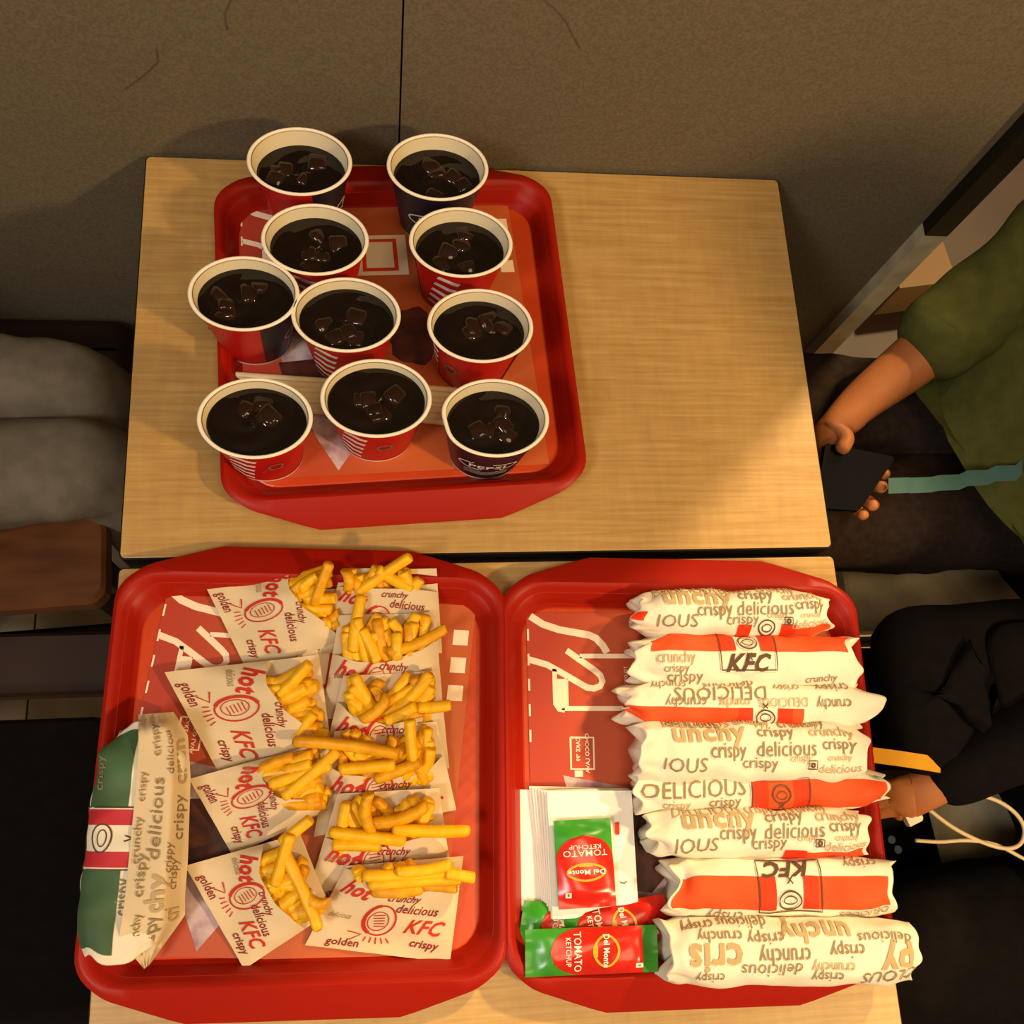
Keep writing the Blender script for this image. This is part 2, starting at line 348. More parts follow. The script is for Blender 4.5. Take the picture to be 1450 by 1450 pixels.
def quadmap(px, z):
    c = [P(*p, z) for p in px]
    def f(u, v): return c[0] * (1 - u) * (1 - v) + c[1] * u * (1 - v) + c[2] * u * v + c[3] * (1 - u) * v
    return f
def liner(px, label):
    """px: corners top-left, top-right, bottom-right, bottom-left; printed like the others"""
    f = quadmap(px, FZ - 0.0004)
    mb = MB(); mb.grid(lambda u, v: f(u, 1 - v), 8, 8)
    g = lambda u, v: f(u, 1 - v) - V3(0, 0, 0.0004)
    o = mb.build('paper_tray_liner', M_LINER)
    uv = o.data.uv_layers.new(name='uv')
    for lp in o.data.loops:
        i = lp.vertex_index; uv.data[lp.index].uv = ((i % 9) / 8, (i // 9) / 8)
    tag(o, label, 'tray liner', 'printed paper tray liners')
    g = lambda x, y: f(x, y) + V3(0, 0, 0.00025)
    g2 = lambda x, y: f(x, y) + V3(0, 0, 0.0005)
    ln = MB()
    ln.stroke([(.012, .01), (.05, .035), (.10, .052), (.19, .068), (.212, .078), (.232, .10), (.245, .122)], .022, g)
    ln.stroke([(.005, .142), (.06, .158), (.10, .18), (.155, .212), (.18, .226), (.20, .229), (.22, .222), (.228, .208), (.222, .19), (.205, .175), (.12, .115)], .019, g)
    ln.stroke([(.16, .132), (.36, .132)], .014, g)
    ln.stroke([(.082, .17), (.082, .275), (.092, .29), (.11, .293)], .014, g); ln.stroke([(.10, .288), (.29, .288)], .014, g)
    ln.stroke([(.105, .20), (.105, .285)], .035, g)
    for k in range(5): ln.stroke([(.004, .05 + .075 * k), (.004, .085 + .075 * k)], .006, g)
    ln.build('hand_drawing', M_LINERCREAM, o)
    sq = MB()
    for k in range(3): sq.stroke([(.935 - 0.012 * 0, .10 + .083 * k), (.985, .10 + .083 * k)], .046, g)
    sq.build('square_marks', M_LINERCREAM, o)
    bx = MB()
    for k, (x0, y0, x1, y1) in enumerate([(.80, .09, .87, .135), (.80, .15, .87, .19), (.80, .20, .87, .25), (.86, .49, .91, .54)]):
        bx.stroke([(x0, y0), (x1, y0), (x1, y1), (x0, y1), (x0, y0)], .007, g)
    bx.stroke([(.125, .372), (.195, .372), (.195, .462), (.125, .462), (.125, .372)], .006, g)
    bx.stroke([(.135, .475), (.16, .475)], .018, g)
    bx.build('outlined_boxes', M_LINERCREAM, o, kind='stuff')
    tx = MB()
    tx.text('CHOCO LAVA', .175, .417, .017, g2, math.pi / 2, 0, 0.02)
    tx.text("CAKE '99", .147, .405, .017, g2, math.pi / 2, 0, 0.02)
    tx.text('SCAN THE', .325, .22, .014, g2, math.pi / 2, 0, 0.02); tx.text('TO ORDER NOW', .30, .22, .014, g2, math.pi / 2, 0, 0.02)
    tx.build('lettering', M_LINERCREAM, o, kind='stuff')
    # phone drawing with its code panel left blank
    ph = MB()
    ph.stroke([(.40, .21), (.595, .21)], .155, g); ph.build('phone_picture', M_LINERCREAM, o)
    ph = MB(); ph.stroke([(.43, .21), (.56, .21)], .125, g2); ph.build('phone_screen', M_REDORANGE, o)
    ph = MB(); ph.stroke([(.445, .21), (.545, .21)], .10, lambda x, y: f(x, y) + V3(0, 0, .0007)); ph.build('blank_panel', M_LINERCREAM, o)
    pic = MB(); n = 22
    pic.add([g(.585 + .085 * math.cos(k * 2 * math.pi / n) * (1 + .08 * math.sin(k * 3)), .52 + .11 * math.sin(k * 2 * math.pi / n) * (1 + .1 * math.sin(k * 5))) for k in range(n)], [tuple(range(n - 1, -1, -1))])
    pic.add([g2(x, y) for x, y in ((.12, .60), (.42, .58), (.46, .70), (.36, .80), (.16, .78))], [(4, 3, 2, 1, 0)])
    pic.build('cake_picture', M_CAKE, o)
    pic = MB()
    pic.add([g(x, y) for x, y in ((.10, .48), (.33, .52), (.38, .62), (.44, .80), (.30, .985), (.24, .88), (.16, .70))], [(6, 5, 4, 3, 2, 1, 0)])
    pic.build('cream_picture', M_CREAMPIC, o)
    return o
liner([(340, 290), (718, 283), (778, 657), (346, 680)], 'red printed paper liner under the cola cups')
liner([(238, 832), (674, 858), (624, 1364), (122, 1352)], 'red printed paper liner under the fries')
liner([(745, 868), (1192, 868), (1216, 1374), (757, 1374)], 'red printed paper liner under the wrapped rolls')

# ------------------------------------------------------------------ cola cups
CH = 0.082; RX = 0.0408; BX = 0.0285; OV = 0.770          # height, rim and base half widths, plan depth / width
def cup_pt(cx, cy, th, zf, off=0.0):
    r = BX + (RX - 0.0012 - BX) * zf + off
    return V3(cx + r * math.cos(th), cy + r * OV * math.sin(th), TZ + FZ + CH * zf)
def cup(px, py, navy, label, seed, dent=0.0, drink=0.84):
    """navy: (start, end) angles in degrees of the navy half; -90 faces the room"""
    rnd = random.Random(seed)
    c = P(px, py, FZ + CH); cx, cy = c.x, c.y
    t = thing('drink_cup', (cx, cy, TZ + FZ), label, 'cup', 'paper cups of cola on the tray')
    N = 56; zs = TZ + FZ
    def dd(th):                                    # a squashed rim
        return 1.0 - dent * math.exp(-((th - math.radians(190) + math.pi) % (2 * math.pi) - math.pi) ** 2 / 0.10)
    mb = MB()
    mb.grid(lambda u, v: cup_pt(cx, cy, u * 2 * math.pi, v), N, 10, closed=True)
    mb.grid(lambda u, v: V3(cx + (BX - .001) * v * math.cos(u * 2 * math.pi), cy + (BX - .001) * v * OV * math.sin(u * 2 * math.pi), zs + .003), N, 1, closed=True)
    body = mb.build('cup_body', M_CUPRED, t, smooth=True)
    mb = MB(); mb.grid(lambda u, v: cup_pt(cx, cy, u * 2 * math.pi, v * 0.045, 0.0006), N, 2, closed=True); mb.build('foot_ring', M_RIM, t, smooth=True)
    mb = MB(); mb.grid(lambda u, v: cup_pt(cx, cy, -u * 2 * math.pi, 0.03 + v * 0.965, -0.0009), N, 10, closed=True); mb.build('lining', M_CUPIN, t, smooth=True)
    mb = MB(); n = 10
    for k in range(N):
        pass
    def rim(u, v):
        th = u * 2 * math.pi; a = v * 2 * math.pi; r = RX + 0.0017 * math.cos(a); q = dd(th)
        return V3(cx + r * q * math.cos(th), cy + r * OV * q * math.sin(th), zs + CH + 0.0015 * math.sin(a))
    mb.grid(rim, N, n, closed=True); mb.build('rolled_rim', M_RIM, t, smooth=True)
    # navy half and its marks
    a0, a1 = math.radians(navy[0]), math.radians(navy[1])
    mb = MB(); mb.grid(lambda u, v: cup_pt(cx, cy, a0 + (a1 - a0) * u, 0.05 + v * 0.94, 0.0007), 30, 8); mb.build('navy_panel', M_NAVY, body, smooth=True)
    am = (a0 + a1) / 2
    def on(x, y, off=0.0012): return cup_pt(cx, cy, am + x / (RX * 0.85), 0.5 + y / CH, off)
    mb = MB(); cap = [(0.019 * math.cos(k * math.pi / 8) + (0.006 if math.cos(k * math.pi / 8) > 0 else -0.006), 0.0085 * math.sin(k * math.pi / 8)) for k in range(17)]
    mb.stroke(cap, 0.0018, on)
    for k in range(3): mb.stroke([(-0.02 + 0.004 * i, -0.014 - 0.004 * k + 0.0015 * math.sin(i)) for i in range(11)], 0.0007, on)
    mb.text('PEPSI', 0, 0, 0.011, on, 0, 0, 0.02, 1.25); mb.build('capsule_mark', M_WHITE, body)
    mb = MB(); mb.stroke([(-0.015, 0.0035), (0.015, 0.0035)], 0.006, lambda x, y: on(x, y, 0.0010)); mb.build('red_stripe', M_CUPRED, body)
    ar = am + math.pi
    def onr(x, y, off=0.0009): return cup_pt(cx, cy, ar + x / (RX * 0.85), 0.5 + y / CH, off)
    mb = MB()
    for k in range(5):
        y = -0.030 + 0.013 * k; mb.stroke([(-0.036 + 0.003 * k, y + 0.007), (-0.024 + 0.003 * k, y + 0.002), (-0.015 + 0.002 * k, y)], 0.0055, onr)
    mb.build('white_bars', M_WHITE, body)
    mb = MB(); n = 18
    mb.stroke([(0.006 + 0.0055 * math.cos(k * 2 * math.pi / n), 0.004 + 0.0065 * math.sin(k * 2 * math.pi / n)) for k in range(n + 1)], 0.0018, onr)
    mb.stroke([(-0.006, -0.009), (0.018, -0.006)], 0.0010, onr); mb.stroke([(0.001, -0.003), (0.011, -0.003)], 0.002, onr); mb.build('oval_badge', M_GREYP, body)
    # drink and ice
    zf = drink
    mb = MB()
    def surf(u, v):
        th = u * 2 * math.pi; p = cup_pt(cx, cy, th, zf, -0.0011); q = Vector((cx, cy, p.z))
        return q + (p - q) * v + V3(0, 0, 0.0005 * math.sin(9 * v + 3 * th + seed) * (v < 0.97))
    mb.grid(surf, 40, 10, closed=True); mb.build('drink', M_COLA, t, smooth=True)
    zl = zs + CH * zf; rr = BX + (RX - BX) * zf
    for k in range(5):
        a = rnd.uniform(0, 6.28); d = rnd.uniform(0.15, 0.62) * rr; s = rnd.uniform(0.007, 0.0095)
        ctr = V3(cx + d * math.cos(a), cy + d * OV * math.sin(a), zl - s * rnd.uniform(0.74, 0.93))
        R = Matrix.Rotation(rnd.uniform(0, 6.28), 3, 'Z') @ Matrix.Rotation(rnd.uniform(-.35, .35), 3, 'X') @ Matrix.Rotation(rnd.uniform(-.35, .35), 3, 'Y')
        bm = bmesh.new(); bmesh.ops.create_cube(bm, size=2 * s)
        bmesh.ops.bevel(bm, geom=bm.edges[:], offset=s * 0.45, segments=2, affect='EDGES', profile=0.5)
        for v in bm.verts: v.co = ctr + R @ (v.co * (1 + 0.07 * math.sin(300 * v.co.x + k)))
        mb = MB(); mb.add([v.co.copy() for v in bm.verts], [tuple(v.index for v in f.verts) for f in bm.faces]); bm.free()
        mb.build('ice_cube', M_ICE, t, smooth=True)
    return t
cup(424.5, 228.5, (-75, 85), 'cola cup by the wall, above the printed hand on the liner', 1, drink=0.80)
cup(620, 236.5, (-170, -10), 'cola cup by the wall with its navy side and capsule mark showing', 2, drink=0.82)
cup(446.5, 339, (20, 180), 'cola cup standing between the wall row and the blank phone picture on the liner', 3)
cup(653, 343, (20, 180), 'red sided cola cup standing on the white squares of the liner', 4, drink=0.83)
cup(345.5, 415.5, (-72, 80), 'cola cup overhanging the tray edge, half red and half navy', 5, drink=0.86)
cup(490.5, 445.5, (10, 170), 'red cola cup in the middle of the tray, just behind the straws', 6, drink=0.87)
cup(680.5, 461, (-38, 120), 'red cola cup with a narrow navy side, beside the cake picture', 7, drink=0.85)
cup(361.5, 592, (20, 180), 'red cola cup with bubbly ice covering the ends of the straws', 8, drink=0.88)
cup(533, 563.5, (10, 170), 'red cola cup standing across the middle of the straws', 9, drink=0.90)
cup(701, 591.5, (-175, -15), 'navy cola cup with a dented rim at the tray corner', 10, dent=0.05, drink=0.84)

# ------------------------------------------------------------------ straws
sa = [(333, 531), (340, 538), (345, 546), (352, 553), (360, 561), (352, 568), (372, 575)]
sb = [(648, 553), (652, 561), (646, 569), (655, 577), (650, 585), (648, 592), (640, 598)]
for k in range(7):
    z = FZ + 0.0034 + (0.0 if k % 2 == 0 else 0.0009)
    a, b = P(*sa[k], z), P(*sb[k], z); d = b - a; mb = MB()
    mb.tube([a + d * (i / 6) for i in range(7)], 0.0029, 12, False)
    mb.tube([b - d * (i / 6) for i in range(7)], 0.0024, 12, False)
    o = mb.build('drinking_straw', M_STRAW, None, smooth=True)
    tag(o, 'cream paper drinking straw lying in the bundle under the cola cups', 'straw', 'paper straws on the drinks tray')

# ------------------------------------------------------------------ bags of fries
def make_fry_mesh(k, m):
    rnd = random.Random(40 + k); mb = MB(); L = []
    bend = rnd.uniform(-0.004, 0.004); w0 = 0.0041; ns = 7
    for s in (0.0, 0.02, 0.07, 0.25, 0.45, 0.6, 0.78, 0.93, 0.98, 1.0):
        tp = 0.45 if s in (0.0, 1.0) else (0.82 if s in (0.02, 0.98) else 1.0 - 0.08 * rnd.random())
        a = w0 * tp; c = a * 0.55; yo = bend * (4 * s * (1 - s)); zo = 0.5 * bend * math.sin(3 * s + k)
        L.append([V3(s, y + yo, z + zo) for y, z in ((a, c), (c, a), (-c, a), (-a, c), (-a, -c), (-c, -a), (c, -a), (a, -c))])
    mb.loops(L, True, True)
    me = bpy.data.meshes.new('french_fry'); me.from_pydata(mb.v, [], mb.f); me.update()
    me.polygons.foreach_set('use_smooth', [True] * len(me.polygons)); me.materials.append(m)
    return me
FRYM = [make_fry_mesh(k, M_FRY if k % 3 else M_FRY2) for k in range(9)]
NF = [0]
def fry(a, b, label, group):
    a = Vector(a); b = Vector(b); d = b - a; k = NF[0]; NF[0] += 1
    o = bpy.data.objects.new('french_fry', FRYM[k % 9]); C.objects.link(o)
    q = d.to_track_quat('X', 'Z').to_matrix().to_4x4()
    o.matrix_world = Matrix.Translation(a) @ q @ Matrix.Rotation((k * 1.7) % 6.28, 4, 'X') @ Matrix.Diagonal((d.length, 1, 1, 1))
    tag(o, label, 'fry', group)
def bag(px, zc, scoop, label, flabel, T=0.019, nf=16, seed=0, side=False, heroes=(), spread=0.45, v0=0.38):
    """px: printed-side corners bottom-left, bottom-right, top-right, top-left (closed end at the bottom)"""
    rnd = random.Random(100 + seed)
    c = [P(p[0], p[1], z) for p, z in zip(px, zc)]
    ctr = (c[0] + c[1] + c[2] + c[3]) / 4
    def base(u, v): return c[0] * (1 - u) * (1 - v) + c[1] * u * (1 - v) + c[2] * u * v + c[3] * (1 - u) * v
    def top(u):
        for (u0, h0), (u1, h1) in zip(scoop, scoop[1:]):
            if u <= u1:
                t = (u - u0) / max(1e-6, u1 - u0); t = t * t * (3 - 2 * t) * 0.5 + t * 0.5; return h0 + (h1 - h0) * t
        return scoop[-1][1]
    def front(u, v, off=0.0):
        b = base(u, v); uu = max(0.0, min(1.0, u)); vv = max(0.0, min(1.0, v))
        h = T * (4 * uu * (1 - uu)) ** 0.75 * (sm(0.0, 0.75, vv)) + 0.0012 * math.sin(7 * u + 5 * v + seed) * math.sin(6 * v + seed) * sm(0, .2, vv) + 0.0008
        h += 0.0007 * math.sin(19 * u - 13 * v + 2 * seed)
        return b + V3(0, 0, max(h, 0.0004) + off)
    def back(u, v):
        b = base(u, v); return b + V3(0, 0, 0.0025 * sm(0.7, 1.05, v) + 0.0012 * math.sin(8 * u + seed) * v)
    t = thing('fries_bag', ctr, label, 'paper bag', 'printed paper bags of fries')
    mb = MB(); mb.grid(lambda u, v: front(u, v * top(u)), 22, 14); fr = mb.build('front_panel', M_PAPER, t, smooth=True)
    mb = MB(); mb.grid(lambda u, v: back(u, v), 14, 12); bk = mb.build('back_panel', M_PAPER, t, smooth=True)
    g = lambda x, y: front(x, y, 0.0007)
    def clip(m, name, mt):                                     # drop lettering that would hang beyond the cut edge
        m.build(name, mt, fr, kind='stuff')
    H = 1.0
    mm = MB(); mm.text('hot', 0.20, min(0.70, top(0.2) - 0.11), 0.21, g, -0.45, 0.1, 0.035, 0.85); clip(mm, 'hot_lettering', M_REDINK)
    mm = MB(); tt = min(top(0.6), top(0.85), top(0.7)) - 0.08
    mm.text('crunchy', 0.58, tt, 0.105, g, -0.10, 0.35, 0.012, 0.72); mm.text('delicious', 0.70, tt - 0.105, 0.125, g, -0.10, 0.2, 0.012, 0.72)
    mm.text('crispy', 0.80, min(0.13, max(0.07, tt - 0.40)), 0.11, g, -0.08, 0.2, 0.02, 0.75); mm.text('golden', 0.235, 0.075, 0.12, g, 0, 0.0, 0.012, 0.70); clip(mm, 'small_lettering', M_DKRED)
    mm = MB(); ky = min(0.31, tt - 0.25); mm.text('KFC', 0.78, ky, 0.20, g, -0.05, 0.4, 0.02, 0.72); clip(mm, 'brand_lettering', M_REDINK)
    mm = MB(); mm.text('delicious', 0.14, 0.40, 0.09, g, -0.15, 0.1, 0, 0.55); clip(mm, 'faint_lettering', M_GREYINK)
    # plain oval emblem with a few strokes in place of the portrait
    mm = MB(); n = 24; ex, ey = 0.44, 0.36
    mm.stroke([(ex + 0.115 * math.cos(k * 2 * math.pi / n), ey + 0.165 * math.sin(k * 2 * math.pi / n)) for k in range(n + 1)], 0.014, g)
    mm.stroke([(ex + 0.115 * math.cos(a), ey + 0.165 * math.sin(a)) for a in [1.7 + 0.18 * k for k in range(15)]], 0.030, g)
    mm.stroke([(ex - 0.01 + 0.075 * math.cos(k * 2 * math.pi / n), ey - 0.01 + 0.105 * math.sin(k * 2 * math.pi / n)) for k in range(n + 1)], 0.008, g)
    for k in range(5): mm.stroke([(ex - 0.055 + 0.006 * k, ey + 0.05 - 0.03 * k), (ex + 0.03 + 0.004 * k, ey + 0.06 - 0.03 * k)], 0.008, g)
    for k in range(5): mm.stroke([(ex - 0.06 + 0.035 * k, ey - 0.19), (ex - 0.07 + 0.045 * k, ey - 0.26 + 0.01 * abs(k - 2))], 0.010, g)
    mm.stroke([(ex - 0.20, ey - 0.14), (ex - 0.10, ey - 0.17), (ex - 0.17, ey - 0.24)], 0.012, g); clip(mm, 'oval_emblem', M_REDINK)
    # fries
    gname = 'french fries'
    for k in range(int(nf * 1.6)):
        u0 = 0.15 + 0.70 * ((k * 0.618 + rnd.uniform(-.05, .05)) % 1.0); hh = top(u0); a = rnd.uniform(-spread, spread)
        room = max(0.16, 1.0 - hh); vs = hh - rnd.uniform(0.02, 0.12); ve = hh + room * rnd.uniform(0.45, 0.98)
        ue = min(0.90, max(0.10, u0 + a * (ve - vs) * 1.6)); lay = rnd.uniform(0.0, 1.0)
        hf = (front(u0, vs) - base(u0, vs)).z; z0 = 0.004 + max(0.0, hf - 0.010) * lay
        p0 = base(u0, vs) + V3(0, 0, z0); p1 = base(ue, ve) + V3(0, 0, 0.0055 + lay * T * rnd.uniform(0.25, 0.6))
        fry(p0, p1, flabel, gname + ' of the ' + label.split(' bag ')[0])
    for (x0, y0, z0, x1, y1, z1) in heroes:
        fry(P(x0, y0, z0), P(x1, y1, z1), flabel, gname + ' of the ' + label.split(' bag ')[0])
    return t
zL = 0.0165; zl = FZ + 0.001
# bags lying on their side, open towards the wraps
SC1 = [(0, .66), (.25, .62), (.5, .68), (.8, .86), (1, .99)]
bag([(290, 828), (350, 950), (489, 908), (470, 797)], (zl + .004, zl, zl + .002, zl + .008), SC1, 'folded white bag of fries beside the printed hand, nearest the table gap', 'golden fry in the bag lying beside the printed hand on the liner', seed=1, nf=17,
    heroes=[(444, 858, .022, 467, 796, .040), (425, 835, .022, 452, 815, .03), (430, 850, .02, 476, 846, .03)])
bag([(233, 952), (312, 1098), (470, 1062), (452, 928)], (zl + .010, zl, zl + .004, zl + .012), SC1, 'creased white bag of fries between the green roll and the folded bag', 'golden fry in the bag between the green roll and the bag by the printed hand', seed=2, nf=16,
    heroes=[(392, 985, .024, 440, 938, .038), (420, 1045, .022, 446, 1010, .028)])
bag([(268, 1103), (330, 1212), (468, 1146), (468, 1048)], (zl + .012, zl + .002, zl + .006, zl + .016), [(0, .60), (.25, .48), (.55, .55), (.8, .85), (1, .97)], 'open white bag of fries lying next to the middle of the green wrapped roll', 'golden fry in the bag next to the middle of the green wrapped roll', seed=3, nf=18,
    heroes=[(400, 1130, .03, 480, 1062, .036), (380, 1110, .03, 470, 1085, .035)])
bag([(262, 1226), (346, 1372), (470, 1290), (425, 1180)], (zl + .012, zl + .001, zl + .004, zl + .016), [(0, .68), (.3, .55), (.6, .56), (.85, .64), (1, .69)], 'pointed white bag of fries at the foot of the green wrapped roll', 'golden fry in the bag at the foot of the green wrapped roll', seed=4, nf=14,
    heroes=[(402, 1205, .034, 452, 1318, .030), (398, 1195, .034, 440, 1158, .042), (430, 1262, .03, 466, 1278, .034), (388, 1255, .03, 412, 1180, .04)])
# bags lying upright, each overlapping the one behind it
SC2 = [(0, .80), (.2, .70), (.5, .66), (.8, .70), (1, .80)]
up = (zl, zl, zl + .016, zl + .016)
bag([(452, 925), (626, 925), (618, 806), (484, 806)], up, [(0, .78), (.3, .72), (1, .72)], 'first upright bag of fries counted from the table gap, reading crunchy delicious', 'golden fry in the first upright bag counted from the table gap', seed=5, nf=9, T=.014,
    heroes=[(505, 842, .026, 582, 787, .046), (533, 806, .038, 584, 834, .028), (492, 836, .026, 489, 806, .036)])
bag([(455, 1018), (628, 1012), (616, 868), (480, 872)], up, [(0, .62), (.25, .52), (.5, .50), (.8, .60), (1, .72)], 'second upright bag of fries counted from the table gap', 'golden fry in the second upright bag counted from the table gap', seed=6, nf=16,
    heroes=[(500, 925, .03, 512, 842, .036), (548, 925, .034, 632, 888, .036), (512, 890, .034, 535, 938, .028), (560, 895, .034, 565, 935, .03)])
bag([(452, 1098), (636, 1088), (622, 950), (486, 958)], up, [(0, .74), (.2, .56), (.5, .46), (.8, .52), (1, .66)], 'third upright bag of fries from the table gap, filled with short pieces', 'short golden fry in the third upright bag counted from the table gap', seed=7, nf=20, spread=1.2,
    heroes=[(590, 1004, .03, 639, 997, .034), (510, 1020, .03, 550, 985, .036), (545, 1022, .03, 590, 1000, .036)])
bag([(444, 1185), (646, 1147), (618, 1022), (474, 1036)], up, [(0, .66), (.2, .54), (.5, .46), (.8, .44), (1, .62)], 'fourth upright bag of fries from the table gap, with a long fry across its mouth', 'golden fry in the fourth upright bag counted from the table gap', seed=8, nf=18, spread=1.0,
    heroes=[(414, 1050, .036, 566, 1068, .040), (588, 1080, .034, 580, 1018, .044), (480, 1090, .032, 560, 1082, .036), (530, 1104, .03, 596, 1078, .036)])
bag([(432, 1280), (642, 1262), (622, 1116), (478, 1124)], up, [(0, .60), (.2, .52), (.5, .48), (.8, .54), (1, .66)], 'fifth upright bag of fries from the table gap, one fry sticking out sideways', 'golden fry in the fifth upright bag counted from the table gap', seed=9, nf=13, spread=0.9,
    heroes=[(526, 1178, .034, 524, 1122, .048), (466, 1178, .03, 575, 1190, .036), (555, 1172, .036, 666, 1178, .034), (528, 1166, .036, 605, 1140, .04), (470, 1195, .028, 540, 1198, .03)])
bag([(432, 1338), (637, 1363), (656, 1212), (490, 1226)], up, [(0, .97), (.12, .92), (.32, .68), (.6, .67), (1, .70)], 'upright bag of fries farthest from the wall, showing its whole printed front', 'golden fry in the upright bag that shows its whole printed front', seed=10, nf=7, spread=0.6, T=.015,
    heroes=[(512, 1240, .034, 650, 1236, .038), (520, 1252, .032, 655, 1246, .038), (540, 1264, .030, 648, 1258, .034), (630, 1238, .040, 673, 1243, .040), (560, 1234, .036, 640, 1224, .042), (525, 1262, .028, 600, 1256, .034)])

# ------------------------------------------------------------------ wrapped rolls
def roll(name, a_px, b_px, hp, label, items, flip=False, rz=0.019, seed=0, cat='wrap', group='paper wrapped rolls on the tray', lend=0.55, rend=0.72, paper=None, zlift=0.0, jag=0.006):
    z0 = FZ + 0.0005 + zlift
    A = P(*a_px, z0 + rz); B = P(*b_px, z0 + rz); d = B - A; ex = d.normalized(); A = A + ex * .0025; B = B - ex * (.009 if jag else 0); d = B - A; L = d.length; ey = V3(-ex.y, ex.x, 0)
    mx, my = (a_px[0] + b_px[0]) / 2, (a_px[1] + b_px[1]) / 2
    if abs(d.x) > abs(d.y): ry = (P(mx, my - hp, z0 + rz) - P(mx, my + hp, z0 + rz)).length / 2
    else: ry = (P(mx - hp, my, z0 + rz) - P(mx + hp, my, z0 + rz)).length / 2
    t = thing(name, (A + B) / 2 - V3(0, 0, rz), label, cat, group)
    def tap(s):
        l = lend + (1 - lend) * math.sqrt(sm(-0.02, 0.16, s)); r = rend + (1 - rend) * sm(0, 0.12, 1 - s); return l * r
    def pt(s, th, off=0.0):
        k = tap(s); e = (1 - sm(0.0, 0.2, s)) + 0.6 * (1 - sm(0.0, 0.14, 1 - s))
        c, sn = math.cos(th), math.sin(th)
        sc, ss = math.copysign(abs(c) ** 0.85, c), math.copysign(abs(sn) ** 0.8, sn)
        wr = 0.0009 * math.sin(17 * s + 3 * th + seed) + 0.0005 * math.sin(31 * s - 3 * th + 2 * seed)
        wr += e * (0.0042 * mnoise.noise(Vector((s * 13, math.cos(th) * 1.9, math.sin(th) * 1.9 + seed))))
        wr += 0.0010 * mnoise.noise(Vector((s * 12, math.cos(th) * 1.6, math.sin(th) * 1.6 + seed)))
        kz = 0.35 + 0.65 * k
        y = (ry * k + wr) * sc; z = rz * kz * ss + wr * max(0, sn) * 0.8
        zz = z0 + rz + z; zz = max(zz, z0)
        sx = s + (jag / L) * 1.8 * mnoise.noise(Vector((math.cos(th) * 1.5, math.sin(th) * 1.5, seed * 3.3 + (9 if s > .5 else 0)))) * (sm(0.90, 1.0, s) + 1.0 * (1 - sm(0, 0.10, s)))
        n = ey * c + V3(0, 0, sn)
        return A + ex * (sx * L) + ey * y + V3(0, 0, zz + TZ - A.z) + n * off
    mb = MB(); NS, NT = 120, 72
    Ls = [[pt(j / NS, -i / NT * 2 * math.pi) for i in range(NT)] for j in range(NS + 1)]
    c0 = sum(Ls[0], Vector()) / NT + ex * 0.012; c1 = sum(Ls[-1], Vector()) / NT - ex * 0.012
    Ls = [[c0 + (p - c0) * 0.05 for p in Ls[0]], [c0 + (p - c0) * 0.6 for p in Ls[0]]] + Ls + [[c1 + (p - c1) * 0.6 for p in Ls[-1]], [c1 + (p - c1) * 0.05 for p in Ls[-1]]]
    mb.loops(Ls, True, True); body = mb.build('wrapper', paper or M_WRAPP, t, smooth=True)
    sg = -1.0 if flip else 1.0
    def mp(off):
        def f(x, y):                                         # x along the roll (m from its middle), y across it (m, + away from the room)
            b = max(-0.985, min(0.985, sg * y / ry)); return pt(max(0.004, min(0.996, 0.5 + sg * x / L)), math.acos(b), off)
        return f
    acc = {}
    for it in items:
        k = it[0]
        if k == 't':
            _, body_t, s, b, h, st, ink = it
            m = acc.setdefault(('words_' + ink, ink), MB())
            kw = dict(big=dict(bold=0.03, wide=1.15), hand=dict(shear=0.12, wide=1.1), plain=dict(bold=0.006), brand=dict(shear=0.4, bold=0.035, wide=1.2))[st]
            m.text(body_t, (s - 0.5) * L, b * ry, h, mp(0.0009), 0.02, **kw)
        elif k == 'p':
            _, s0, s1, b0, b1, ink, off = it
            m = MB(); f = mp(off - 0.0001)
            m.grid(lambda u, v: f((s0 + (s1 - s0) * u - 0.5) * L, (b0 + (b1 - b0) * v) * ry), 48, 14); m.build('band' if ink in ('orange',) else 'patch', INK[ink], body, smooth=True)
        elif k == 'o':
            _, s, b, rx_, ry_, wd, ink = it
            m = acc.setdefault(('emblem', ink), MB()); n = 24
            m.stroke([((s - .5) * L + rx_ * math.cos(q * 2 * math.pi / n), b * ry + ry_ * math.sin(q * 2 * math.pi / n)) for q in range(n + 1)], wd, mp(0.0014))
        elif k == 'l':
            _, pts, wd, ink = it
            m = acc.setdefault(('outline', ink), MB()); q = []
            for (s, b), (s2, b2) in zip(pts, pts[1:]):
                for i in range(6): q.append(((s + (s2 - s) * i / 6 - .5) * L, (b + (b2 - b) * i / 6) * ry))
            q.append(((pts[-1][0] - .5) * L, pts[-1][1] * ry)); m.stroke(q, wd, mp(0.0013))
    for (nm, ink), m in acc.items(): m.build(nm if not nm.startswith('words') else 'printed_words', INK[ink], body, kind='stuff')
    return t
INK = dict(tan=M_TANINK, grey=M_GREYINK, brown=M_BROWNINK, orange=M_ORANGE, red=M_REDORANGE, white=M_WRAPP, green=M_GREENP, crimson=M_PINKRED)
def words(b_list, seed, skip=None, s0=0.05, s1=0.97):
    """rows of crispy / crunchy / delicious lettering"""
    rnd = random.Random(seed); out = []; W = ['crispy', 'delicious', 'crunchy', 'crispy', 'DELICIOUS', 'crunchy']
    for b, h in b_list:
        s = s0 + rnd.uniform(0, 0.06)
        while s < s1 - 0.05:
            wd = rnd.choice(W); hh = h * rnd.uniform(0.8, 1.2); L = len(wd) * hh * 0.56 / 0.19
            if s + L > s1: break
            if not (skip and skip[0] < s + L and s < skip[1]):
                out.append(('t', wd, s + L / 2, b, hh, rnd.choice(['hand', 'plain']), rnd.choice(['grey', 'tan', 'grey'])))
            s += L + 0.02
    return out
